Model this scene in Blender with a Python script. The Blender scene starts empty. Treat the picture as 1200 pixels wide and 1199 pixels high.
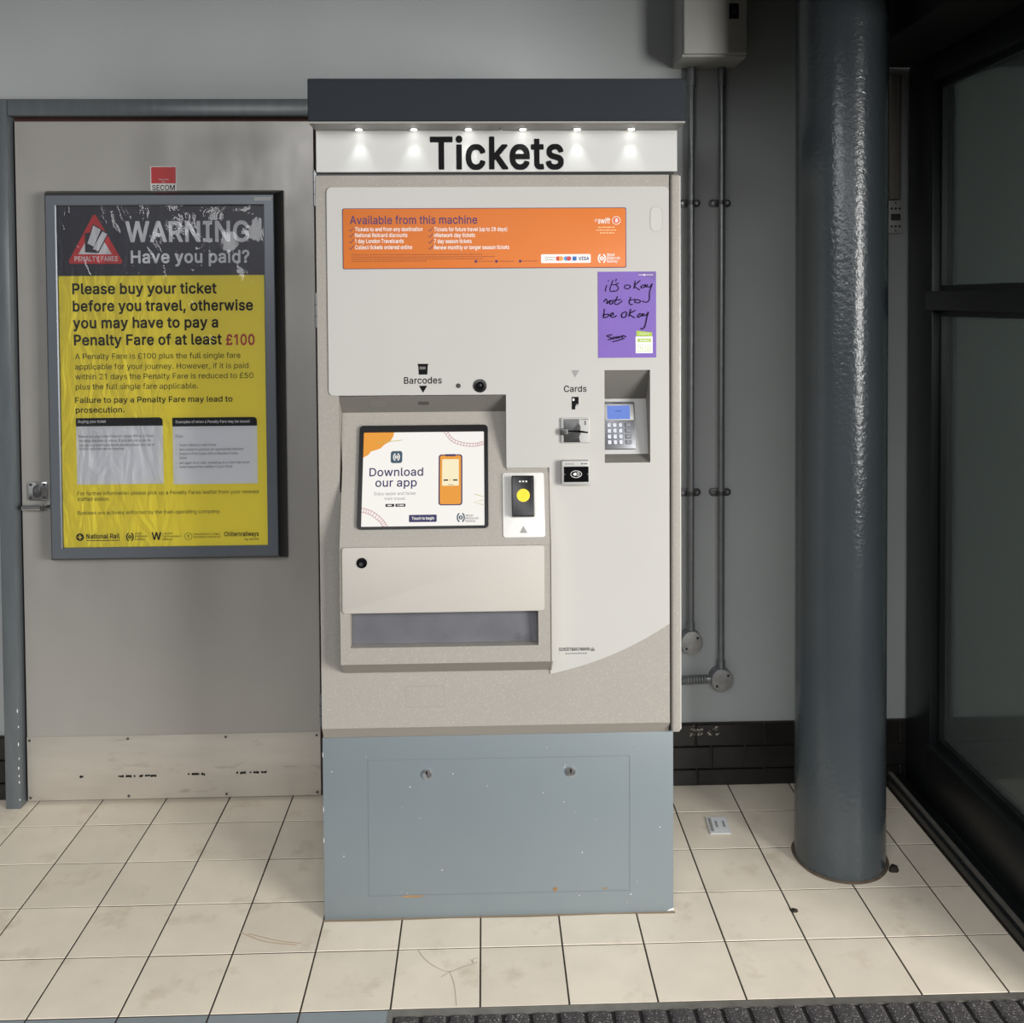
import bpy, bmesh, math, random
from mathutils import Vector, Matrix
from mathutils.geometry import tessellate_polygon

random.seed(7)
scene = bpy.context.scene
C = scene.collection

# ---------------------------------------------------------------- camera
YAW, PITCH, ROLL = 0.02878, -0.02776, -0.0066
fwd = Vector((math.sin(YAW) * math.cos(PITCH), math.cos(YAW) * math.cos(PITCH), math.sin(PITCH)))
rgt = Vector((math.cos(YAW), -math.sin(YAW), 0.0))
upv = rgt.cross(fwd)
r2 = rgt * math.cos(ROLL) + upv * math.sin(ROLL)
u2 = -rgt * math.sin(ROLL) + upv * math.cos(ROLL)
cam_data = bpy.data.cameras.new('camera')
cam_data.sensor_width = 36.0
cam_data.lens = 1138.14 / 1200 * 36.0
cam_data.shift_y = -(599.5 - 383.8) / 1200.0
cam_data.clip_start = 0.05
cam = bpy.data.objects.new('camera', cam_data)
C.objects.link(cam)
cam.matrix_world = Matrix(((r2.x, u2.x, -fwd.x, 0), (r2.y, u2.y, -fwd.y, 0), (r2.z, u2.z, -fwd.z, 1.5763), (0, 0, 0, 1)))
scene.camera = cam

# ---------------------------------------------------------------- world, daylight, exposure
world = bpy.data.worlds.new('sky')
scene.world = world
world.use_nodes = True
bg = world.node_tree.nodes['Background']
bg.inputs[0].default_value = (0.9, 0.94, 1.0, 1)
bg.inputs[1].default_value = 0.03

def area(name, loc, target, sx, sy, power, col):
    d = bpy.data.lights.new(name, 'AREA')
    d.shape = 'RECTANGLE'; d.size = sx; d.size_y = sy; d.energy = power; d.color = col
    o = bpy.data.objects.new(name, d); C.objects.link(o)
    o.location = loc
    o.rotation_euler = (Vector(target) - Vector(loc)).to_track_quat('-Z', 'Y').to_euler()
    return o
# daylight through the entrance doors to the right of the photographer
area('entrance_daylight', (3.3, -1.0, 1.6), (-0.3, 2.5, 0.5), 1.6, 2.0, 350, (1.0, 0.985, 0.955))
# broad daylight from the open station front behind the photographer, cut off above by the ceiling edge
area('station_front_sky', (-0.2, -2.4, 3.5), (-0.2, 2.8, 0.4), 4.8, 2.6, 420, (0.98, 0.98, 1.0))
vs = scene.view_settings
vs.view_transform = 'Standard'; vs.look = 'None'; vs.gamma = 1.0; vs.use_curve_mapping = False
vs.exposure = -0.4

# ---------------------------------------------------------------- materials
def lin(c):
    return tuple(((v / 255) / 12.92 if v / 255 <= 0.04045 else ((v / 255 + 0.055) / 1.055) ** 2.4) for v in c)

MATS = {}
def mat(name, rgb, rough=0.5, metal=0.0, var=0.0, vscale=6.0, bump=0.0, bscale=60.0, speck=None, speck_at=0.7, speck_scale=400.0,
        rnd=0.0, spec=0.5, coat=0.0, stretch=None, stain=None, stain_scale=3.0, stain_at=0.6, rvar=0.0):
    """Principled surface: base colour, slow noise variation, optional specks, stains, per-object variation and fine relief."""
    if name in MATS: return MATS[name]
    m = bpy.data.materials.new(name); m.use_nodes = True
    nt = m.node_tree; N = nt.nodes; L = nt.links
    p = N['Principled BSDF']
    c = lin(rgb)
    p.inputs['Base Color'].default_value = (*c, 1)
    p.inputs['Roughness'].default_value = rough
    p.inputs['Metallic'].default_value = metal
    p.inputs['Specular IOR Level'].default_value = spec
    p.inputs['Coat Weight'].default_value = coat
    p.inputs['Coat Roughness'].default_value = 0.15
    tc = N.new('ShaderNodeTexCoord')
    geo = N.new('ShaderNodeNewGeometry')
    src = geo.outputs['Position']
    if stretch:
        mp = N.new('ShaderNodeMapping'); mp.inputs['Scale'].default_value = stretch
        L.new(src, mp.inputs[0]); vsrc = mp.outputs[0]
    else:
        vsrc = src
    col = None
    def mixc(a, b, fac):
        mx = N.new('ShaderNodeMix'); mx.data_type = 'RGBA'
        if hasattr(a, 'links'): L.new(a, mx.inputs[6])
        else: mx.inputs[6].default_value = (*a, 1)
        if hasattr(b, 'links'): L.new(b, mx.inputs[7])
        else: mx.inputs[7].default_value = (*b, 1)
        if hasattr(fac, 'links'): L.new(fac, mx.inputs[0])
        else: mx.inputs[0].default_value = fac
        return mx.outputs[2]
    def noise(scale, detail=4, s=None, rough_=0.55):
        n = N.new('ShaderNodeTexNoise'); n.inputs['Scale'].default_value = scale; n.inputs['Detail'].default_value = detail
        n.inputs['Roughness'].default_value = rough_
        L.new(s or vsrc, n.inputs['Vector']); return n.outputs['Fac']
    def ramp(fac, a, b):
        r = N.new('ShaderNodeMapRange'); r.inputs[1].default_value = a; r.inputs[2].default_value = b
        L.new(fac, r.inputs[0]); return r.outputs[0]
    col = c
    if var:
        f = ramp(noise(vscale, 6), 0.3, 0.7)
        col = mixc(tuple(v * (1 - var) for v in c), tuple(min(1, v * (1 + var)) for v in c), f)
    if rnd:
        oi = N.new('ShaderNodeObjectInfo')
        r = N.new('ShaderNodeMapRange'); r.inputs[3].default_value = 1 - rnd; r.inputs[4].default_value = 1 + rnd * 0.4
        L.new(oi.outputs['Random'], r.inputs[0])
        hsv = N.new('ShaderNodeHueSaturation'); L.new(r.outputs[0], hsv.inputs['Value'])
        if hasattr(col, 'links'): L.new(col, hsv.inputs['Color'])
        else: hsv.inputs['Color'].default_value = (*col, 1)
        col = hsv.outputs['Color']
    if stain:
        f = ramp(noise(stain_scale, 8, rough_=0.65), stain_at, stain_at + 0.14)
        m1 = N.new('ShaderNodeMath'); m1.operation = 'MULTIPLY'; m1.inputs[1].default_value = stain[1]; L.new(f, m1.inputs[0])
        col = mixc(col, lin(stain[0]), m1.outputs[0])
    if speck:
        f = ramp(noise(speck_scale, 2, src), speck_at, speck_at + 0.06)
        m1 = N.new('ShaderNodeMath'); m1.operation = 'MULTIPLY'; m1.inputs[1].default_value = speck[1]; L.new(f, m1.inputs[0])
        col = mixc(col, lin(speck[0]), m1.outputs[0])
    if hasattr(col, 'links'): L.new(col, p.inputs['Base Color'])
    if rvar:
        r = N.new('ShaderNodeMapRange'); r.inputs[1].default_value = 0.3; r.inputs[2].default_value = 0.7
        r.inputs[3].default_value = max(0.02, rough - rvar); r.inputs[4].default_value = min(1, rough + rvar)
        L.new(noise(vscale * 3, 5), r.inputs[0]); L.new(r.outputs[0], p.inputs['Roughness'])
    if bump:
        b = N.new('ShaderNodeBump'); b.inputs['Strength'].default_value = bump; b.inputs['Distance'].default_value = 0.002
        L.new(noise(bscale, 3), b.inputs['Height']); L.new(b.outputs[0], p.inputs['Normal'])
    MATS[name] = m
    return m

def emat(name, rgb, strength=1.0):
    if name in MATS: return MATS[name]
    m = bpy.data.materials.new(name); m.use_nodes = True
    p = m.node_tree.nodes['Principled BSDF']
    p.inputs['Base Color'].default_value = (0.02, 0.02, 0.02, 1)
    p.inputs['Roughness'].default_value = 0.4
    p.inputs['Specular IOR Level'].default_value = 0.05
    p.inputs['Emission Color'].default_value = (*lin(rgb), 1)
    p.inputs['Emission Strength'].default_value = strength * 1.32
    MATS[name] = m
    return m

def film(name, tint, gloss_rough, bump, bscale, diffuse=0.0, dcol=(0.5, 0.5, 0.5), refl=1.0):
    """Clear sheet: see-through with a fresnel reflection, and an optional dusty diffuse share."""
    m = bpy.data.materials.new(name); m.use_nodes = True
    nt = m.node_tree; N = nt.nodes; L = nt.links
    for n in list(N):
        if n.type == 'BSDF_PRINCIPLED': N.remove(n)
    out = [n for n in N if n.type == 'OUTPUT_MATERIAL'][0]
    tr = N.new('ShaderNodeBsdfTransparent'); tr.inputs[0].default_value = (*tint, 1)
    df = N.new('ShaderNodeBsdfDiffuse'); df.inputs[0].default_value = (*dcol, 1)
    m0 = N.new('ShaderNodeMixShader'); m0.inputs[0].default_value = diffuse
    L.new(tr.outputs[0], m0.inputs[1]); L.new(df.outputs[0], m0.inputs[2])
    gl = N.new('ShaderNodeBsdfGlossy'); gl.inputs['Roughness'].default_value = gloss_rough
    fr = N.new('ShaderNodeFresnel'); fr.inputs[0].default_value = 1.45
    mu = N.new('ShaderNodeMath'); mu.operation = 'MULTIPLY'; mu.inputs[1].default_value = refl; L.new(fr.outputs[0], mu.inputs[0])
    mx = N.new('ShaderNodeMixShader'); L.new(mu.outputs[0], mx.inputs[0])
    L.new(m0.outputs[0], mx.inputs[1]); L.new(gl.outputs[0], mx.inputs[2]); L.new(mx.outputs[0], out.inputs[0])
    if bump:
        geo = N.new('ShaderNodeNewGeometry')
        n = N.new('ShaderNodeTexNoise'); n.inputs['Scale'].default_value = bscale; n.inputs['Detail'].default_value = 3; n.inputs['Distortion'].default_value = 1.5
        mp = N.new('ShaderNodeMapping'); mp.inputs['Rotation'].default_value = (0, 0.7, 0); mp.inputs['Scale'].default_value = (1.0, 1.0, 0.4)
        L.new(geo.outputs['Position'], mp.inputs[0]); L.new(mp.outputs[0], n.inputs['Vector'])
        b = N.new('ShaderNodeBump'); b.inputs['Strength'].default_value = bump; b.inputs['Distance'].default_value = 0.01
        L.new(n.outputs['Fac'], b.inputs['Height']); L.new(b.outputs[0], gl.inputs['Normal']); L.new(b.outputs[0], fr.inputs['Normal'])
    MATS[name] = m
    return m

WALL = mat('grey_wall_paint', (168, 172, 172), 0.55, var=0.05, vscale=2.0, bump=0.15, bscale=90)
CEIL = mat('dull_ceiling', (120, 122, 122), 0.8, var=0.05)
BLACKPAINT = mat('black_soffit', (26, 27, 27), 0.6, var=0.1)
TILE = mat('cream_tile', (236, 225, 206), 0.42, var=0.05, vscale=9, rnd=0.07, stain=((168, 146, 116), 0.35), stain_scale=7, stain_at=0.56, speck=((120, 100, 80), 0.5), speck_at=0.74, speck_scale=160, bump=0.1, bscale=30)
TILEG = mat('grey_tile', (140, 148, 152), 0.45, var=0.06, vscale=9, rnd=0.06)
GROUT = mat('dark_grout', (52, 44, 36), 0.9, var=0.2, vscale=20)
CONC = mat('concrete', (120, 116, 108), 0.85, var=0.1)
BRICK = mat('black_glazed_brick', (30, 28, 27), 0.35, var=0.25, vscale=12, rnd=0.25, bump=0.3, bscale=70, speck=((120, 112, 100), 0.7), speck_at=0.76, speck_scale=90)
MORTAR = mat('dark_mortar', (58, 52, 46), 0.9, var=0.2, vscale=30)
DOOR = mat('satin_metal_door', (166, 163, 158), 0.42, metal=0.35, var=0.06, vscale=2.2, stretch=(1, 1, 0.5), rvar=0.08, speck=((120, 110, 100), 0.4), speck_at=0.78, speck_scale=60)
KICK = mat('scuffed_kick_plate', (196, 190, 180), 0.38, metal=0.45, var=0.08, vscale=5, stretch=(0.6, 1, 3), stain=((110, 102, 94), 0.5), stain_scale=9, stain_at=0.6, rvar=0.1)
FRAMEP = mat('blue_grey_gloss_paint', (92, 98, 101), 0.3, var=0.1, vscale=6, stretch=(6, 6, 1), bump=0.2, bscale=40)
REDWOOD = mat('red_brown_edge', (70, 38, 30), 0.7, var=0.2, vscale=30)
SAND = mat('sand_textured_paint', (158, 153, 145), 0.62, var=0.02, vscale=5, speck=((192, 187, 178), 0.45), speck_at=0.6, speck_scale=330, bump=0.35, bscale=420)
PANELW = mat('off_white_panel', (190, 188, 183), 0.4, var=0.015, vscale=4)
MODW = mat('cream_plastic', (186, 181, 173), 0.45, var=0.02, vscale=6)
PLATEW = mat('white_plastic', (222, 220, 215), 0.4)
HEADW = mat('white_header', (198, 198, 195), 0.45, var=0.01)
CANOPY = mat('slate_canopy', (27, 34, 41), 0.6, spec=0.3, var=0.06, vscale=5, bump=0.15, bscale=200)
UNDER = mat('pale_grey_underside', (150, 148, 144), 0.5)
PLINTH = mat('blue_grey_plinth', (120, 129, 133), 0.4, var=0.035, vscale=3, speck=((215, 220, 220), 0.8), speck_at=0.79, speck_scale=45, bump=0.08, bscale=120)
PLINTHL = mat('plinth_joint', (110, 119, 123), 0.6)
RUST = mat('rust', (150, 116, 74), 0.9, var=0.2, vscale=60)
COLUMN = mat('column_gloss_paint', (66, 73, 77), 0.22, var=0.06, vscale=5, bump=0.7, bscale=80, spec=0.6, speck=((30, 30, 30), 0.8), speck_at=0.8, speck_scale=50)
STEEL = mat('galvanised_steel', (138, 140, 142), 0.38, metal=0.7, var=0.12, vscale=30, bump=0.1, bscale=90)
STEELD = mat('dark_steel', (92, 92, 92), 0.4, metal=0.7, var=0.1, vscale=30)
CHROME = mat('chrome', (205, 205, 205), 0.2, metal=0.9)
ALU = mat('aluminium_trim', (150, 146, 138), 0.45, metal=0.6, var=0.15, vscale=25)
BOXG = mat('grey_enclosure', (178, 178, 172), 0.45, var=0.04, vscale=5)
BLACK = mat('black_plastic', (22, 22, 24), 0.35)
BLACKG = mat('black_gloss', (10, 10, 12), 0.3, spec=0.15)
INK = mat('black_print', (14, 14, 15), 0.7, spec=0.15)
INKS = mat('dark_grey_print', (42, 40, 38), 0.7, spec=0.2)
GREYP = mat('grey_print', (150, 149, 146), 0.55)
GREYL = mat('light_grey_plastic', (176, 175, 172), 0.4, metal=0.1)
PADG = mat('keypad_metal', (112, 114, 118), 0.35, metal=0.5)
KEYM = mat('metal_key', (176, 178, 184), 0.3, metal=0.7)
TRAYM = mat('tray_flap_metal', (128, 128, 134), 0.35, metal=0.5, var=0.15, vscale=7, stain=((70, 68, 70), 0.5), stain_scale=10, stain_at=0.58)
POCKET = mat('pocket_grey', (122, 119, 113), 0.6)
ORANGE = mat('orange_print', (214, 118, 50), 0.5, spec=0.3)
PURPLE = mat('purple_paper', (120, 90, 176), 0.5, var=0.03, vscale=20)
PURPLED = mat('dark_purple_print', (112, 86, 160), 0.5)
INKP = mat('marker_ink', (22, 16, 32), 0.7, spec=0.1)
VIOLET = mat('violet_print', (74, 40, 92), 0.5)
WHITEP = mat('white_print', (240, 238, 234), 0.5)
GREENP = mat('lime_print', (164, 190, 70), 0.5)
YELLOWP = mat('yellow_poster', (244, 226, 58), 0.45)
NAVYP = mat('navy_poster', (42, 44, 58), 0.4)
WHITET = mat('poster_white_print', (222, 224, 228), 0.45)
REDP = mat('red_print', (206, 52, 54), 0.45)
REDT = mat('dark_red_print', (172, 40, 40), 0.5)
YELB = mat('yellow_sticker', (240, 212, 20), 0.45)
BLUEP = mat('blue_print', (44, 104, 178), 0.5)
NAVYT = mat('navy_print', (36, 44, 110), 0.5)
CASEG = mat('grey_case_frame', (104, 110, 117), 0.35, metal=0.3, var=0.03)
CASED = mat('dark_case_edge', (34, 36, 38), 0.35)
DARKFR = mat('dark_door_frame', (24, 27, 28), 0.35, var=0.1, vscale=8)
CARPET = mat('charcoal_carpet', (66, 63, 64), 0.95, var=0.35, vscale=160, bump=1.0, bscale=300, speck=((170, 164, 158), 0.8), speck_at=0.6, speck_scale=260)
MATBASE = mat('mat_rubber', (24, 21, 20), 0.8, var=0.3, vscale=60)
TRUNK = mat('grey_trunking', (122, 118, 110), 0.5)
PAPER = mat('ticket_paper', (222, 224, 226), 0.5)
LEAFM = mat('dry_leaf', (42, 34, 28), 0.8, var=0.2, vscale=120)
GLASS = film('door_glass', (0.50, 0.55, 0.53), 0.10, 0.0, 1, 0.35, (0.24, 0.27, 0.26), 0.8)
COVER = film('poster_cover_film', (0.97, 0.97, 0.97), 0.05, 0.5, 16, 0.03, (0.7, 0.7, 0.75), 1.0)
LED = emat('led_lens', (255, 255, 250), 14.0)
SCR = emat('screen_white', (250, 246, 240), 0.95)
SCRO = emat('screen_orange', (238, 158, 52), 0.95)
SCRN = emat('screen_navy', (52, 48, 98), 0.9)
SCRT = emat('screen_teal', (62, 88, 104), 0.9)
SCRG = emat('screen_grey', (130, 124, 128), 0.9)
SCRR = emat('screen_red', (178, 84, 86), 0.9)
SCRL = emat('screen_olive', (196, 190, 90), 0.9)
SCRC = emat('screen_cream', (252, 240, 200), 0.95)
SCRK = emat('screen_black', (34, 32, 40), 0.8)
SCRB = emat('screen_blue', (120, 152, 240), 0.8)

# ---------------------------------------------------------------- builders
class Frame:
    """A working plane: local (x, y) on the plane, h out of it."""
    def __init__(s, o, ex, ey, en):
        s.o, s.ex, s.ey, s.en = Vector(o), Vector(ex), Vector(ey), Vector(en)
    def __call__(s, x, y, h=0.0):
        return s.o + s.ex * x + s.ey * y + s.en * h

def front(Y): return Frame((0, Y, 0), (1, 0, 0), (0, 0, 1), (0, -1, 0))   # x = X, y = Z, h towards the photographer
FLOORF = Frame((0, 0, 0), (1, 0, 0), (0, 1, 0), (0, 0, 1))
def side(X): return Frame((X, 0, 0), (0, 1, 0), (0, 0, 1), (1, 0, 0))     # x = Y, y = Z, h = +X

def root_of(o):
    while o.parent: o = o.parent
    return o

def link(name, me, m, parent):
    o = bpy.data.objects.new(name, me)
    if m is not None and not me.materials: me.materials.append(m)
    C.objects.link(o)
    if parent is not None: o.parent = parent
    return o

def build(name, bm, m, parent=None, smooth=35.0):
    off = root_of(parent).location.copy() if parent else Vector((0, 0, 0))
    if off.length: bmesh.ops.translate(bm, verts=bm.verts[:], vec=-off)
    bmesh.ops.recalc_face_normals(bm, faces=bm.faces[:])
    me = bpy.data.meshes.new(name); bm.to_mesh(me); bm.free()
    me.shade_smooth(); me.set_sharp_from_angle(angle=math.radians(smooth))
    return link(name, me, m, parent)

def flat(name, verts, faces, m, parent):
    off = root_of(parent).location.copy() if parent else Vector((0, 0, 0))
    me = bpy.data.meshes.new(name); me.from_pydata([tuple(Vector(v) - off) for v in verts], [], faces); me.update()
    return link(name, me, m, parent)

def poly_prism(bm, F, pts, h0, h1, bevel=0.0, seg=2):
    lo = [bm.verts.new(F(x, y, h0)) for x, y in pts]
    hi = [bm.verts.new(F(x, y, h1)) for x, y in pts]
    n = len(pts)
    top = bm.faces.new(hi); bm.faces.new(lo[::-1])
    for i in range(n): bm.faces.new((lo[i], lo[(i + 1) % n], hi[(i + 1) % n], hi[i]))
    if bevel:
        bmesh.ops.bevel(bm, geom=list(top.edges) + list(top.verts), offset=bevel, segments=seg, affect='EDGES', profile=0.5)

def holed(bm, F, loops, h0, h1):
    tri = tessellate_polygon([[Vector((x, y, 0)) for x, y in lp] for lp in loops])
    flatp = [p for lp in loops for p in lp]
    lo = [bm.verts.new(F(x, y, h0)) for x, y in flatp]
    hi = [bm.verts.new(F(x, y, h1)) for x, y in flatp]
    for a, b, c in tri:
        bm.faces.new((hi[a], hi[b], hi[c])); bm.faces.new((lo[c], lo[b], lo[a]))
    k = 0
    for lp in loops:
        n = len(lp)
        for i in range(n):
            a, b = k + i, k + (i + 1) % n
            bm.faces.new((lo[a], lo[b], hi[b], hi[a]))
        k += n

def plate(name, F, pts, h0, h1, m, parent=None, bevel=0.0, holes=None, smooth=35.0):
    bm = bmesh.new()
    if holes: holed(bm, F, [pts] + holes, h0, h1)
    else: poly_prism(bm, F, pts, h0, h1, bevel)
    return build(name, bm, m, parent, smooth)

def rect(x0, y0, x1, y1): return [(x0, y0), (x1, y0), (x1, y1), (x0, y1)]
def rrect(x0, y0, x1, y1, r, n=5):
    if x0 > x1: x0, x1 = x1, x0
    if y0 > y1: y0, y1 = y1, y0
    out = []
    for cx, cy, a in ((x1 - r, y0 + r, -90), (x1 - r, y1 - r, 0), (x0 + r, y1 - r, 90), (x0 + r, y0 + r, 180)):
        for i in range(n + 1):
            t = math.radians(a + 90 * i / n); out.append((cx + r * math.cos(t), cy + r * math.sin(t)))
    return out
def circ(cx, cy, r, n=24, ry=None):
    return [(cx + r * math.cos(2 * math.pi * i / n), cy + (ry or r) * math.sin(2 * math.pi * i / n)) for i in range(n)]

def box(name, x0, x1, y0, y1, z0, z1, m, parent=None, bevel=0.0, seg=2):
    bm = bmesh.new()
    bmesh.ops.create_cube(bm, size=1)
    for v in bm.verts:
        v.co = Vector((x0 + (v.co.x + .5) * (x1 - x0), y0 + (v.co.y + .5) * (y1 - y0), z0 + (v.co.z + .5) * (z1 - z0)))
    if bevel: bmesh.ops.bevel(bm, geom=bm.edges[:] + bm.verts[:], offset=bevel, segments=seg, affect='EDGES', profile=0.5)
    return build(name, bm, m, parent)

def smooth_line(pts, k=5):
    P = [Vector(p) for p in pts]
    if len(P) < 3: return P
    closed = (P[0] - P[-1]).length < 1e-6
    out = []
    n = len(P)
    for i in range(n - 1):
        p0 = P[i - 1] if i else (P[-2] if closed else P[0] * 2 - P[1])
        p3 = P[i + 2] if i + 2 < n else (P[1] if closed else P[-1] * 2 - P[-2])
        p1, p2 = P[i], P[i + 1]
        for j in range(k):
            t = j / k
            out.append(0.5 * ((2 * p1) + (p2 - p0) * t + (2 * p0 - 5 * p1 + 4 * p2 - p3) * t * t + (3 * p1 - p0 - 3 * p2 + p3) * t ** 3))
    out.append(P[-1])
    return out

def ribbon(F, pts, w, h, V, FC):
    """A pen stroke of width w along pts, appended to the lists V, FC."""
    n = len(pts); b = len(V)
    for i, q in enumerate(pts):
        d = (pts[min(i + 1, n - 1)] - pts[max(i - 1, 0)])
        if d.length < 1e-9: d = Vector((1, 0))
        d.normalize(); nx = Vector((-d.y, d.x)) * w / 2
        V.append(F(q.x + nx.x, q.y + nx.y, h)); V.append(F(q.x - nx.x, q.y - nx.y, h))
    for i in range(n - 1): FC.append((b + 2 * i, b + 2 * i + 1, b + 2 * i + 3, b + 2 * i + 2))

def strokes(name, F, lines, w, h, m, parent, smooth=True):
    V, FC = [], []
    for k, ln in enumerate(lines):
        pts = smooth_line(ln) if smooth else [Vector(p) for p in ln]
        ribbon(F, pts, w, h + k * 0.00006, V, FC)
    return flat(name, V, FC, m, parent)

def shapes(name, F, polys, h, m, parent):
    """Flat print: several filled outlines at one height."""
    V, FC = [], []
    for pl in polys:
        b = len(V)
        V += [F(x, y, h) for x, y in pl]
        FC += [tuple(b + i for i in t) for t in tessellate_polygon([[Vector((x, y, 0)) for x, y in pl]])]
    return flat(name, V, FC, m, parent)

def words(name, F, x0, x1, y, h, ht, m, parent):
    """Print too small to read: a line of word-sized dashes."""
    polys = []; x = x0
    while x < x1 - ht:
        w = min(random.uniform(1.2, 4.5) * ht, x1 - x)
        polys.append(rect(x, y, x + w, y + ht)); x += w + ht * 0.7
    return shapes(name, F, polys, h, m, parent)

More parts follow.
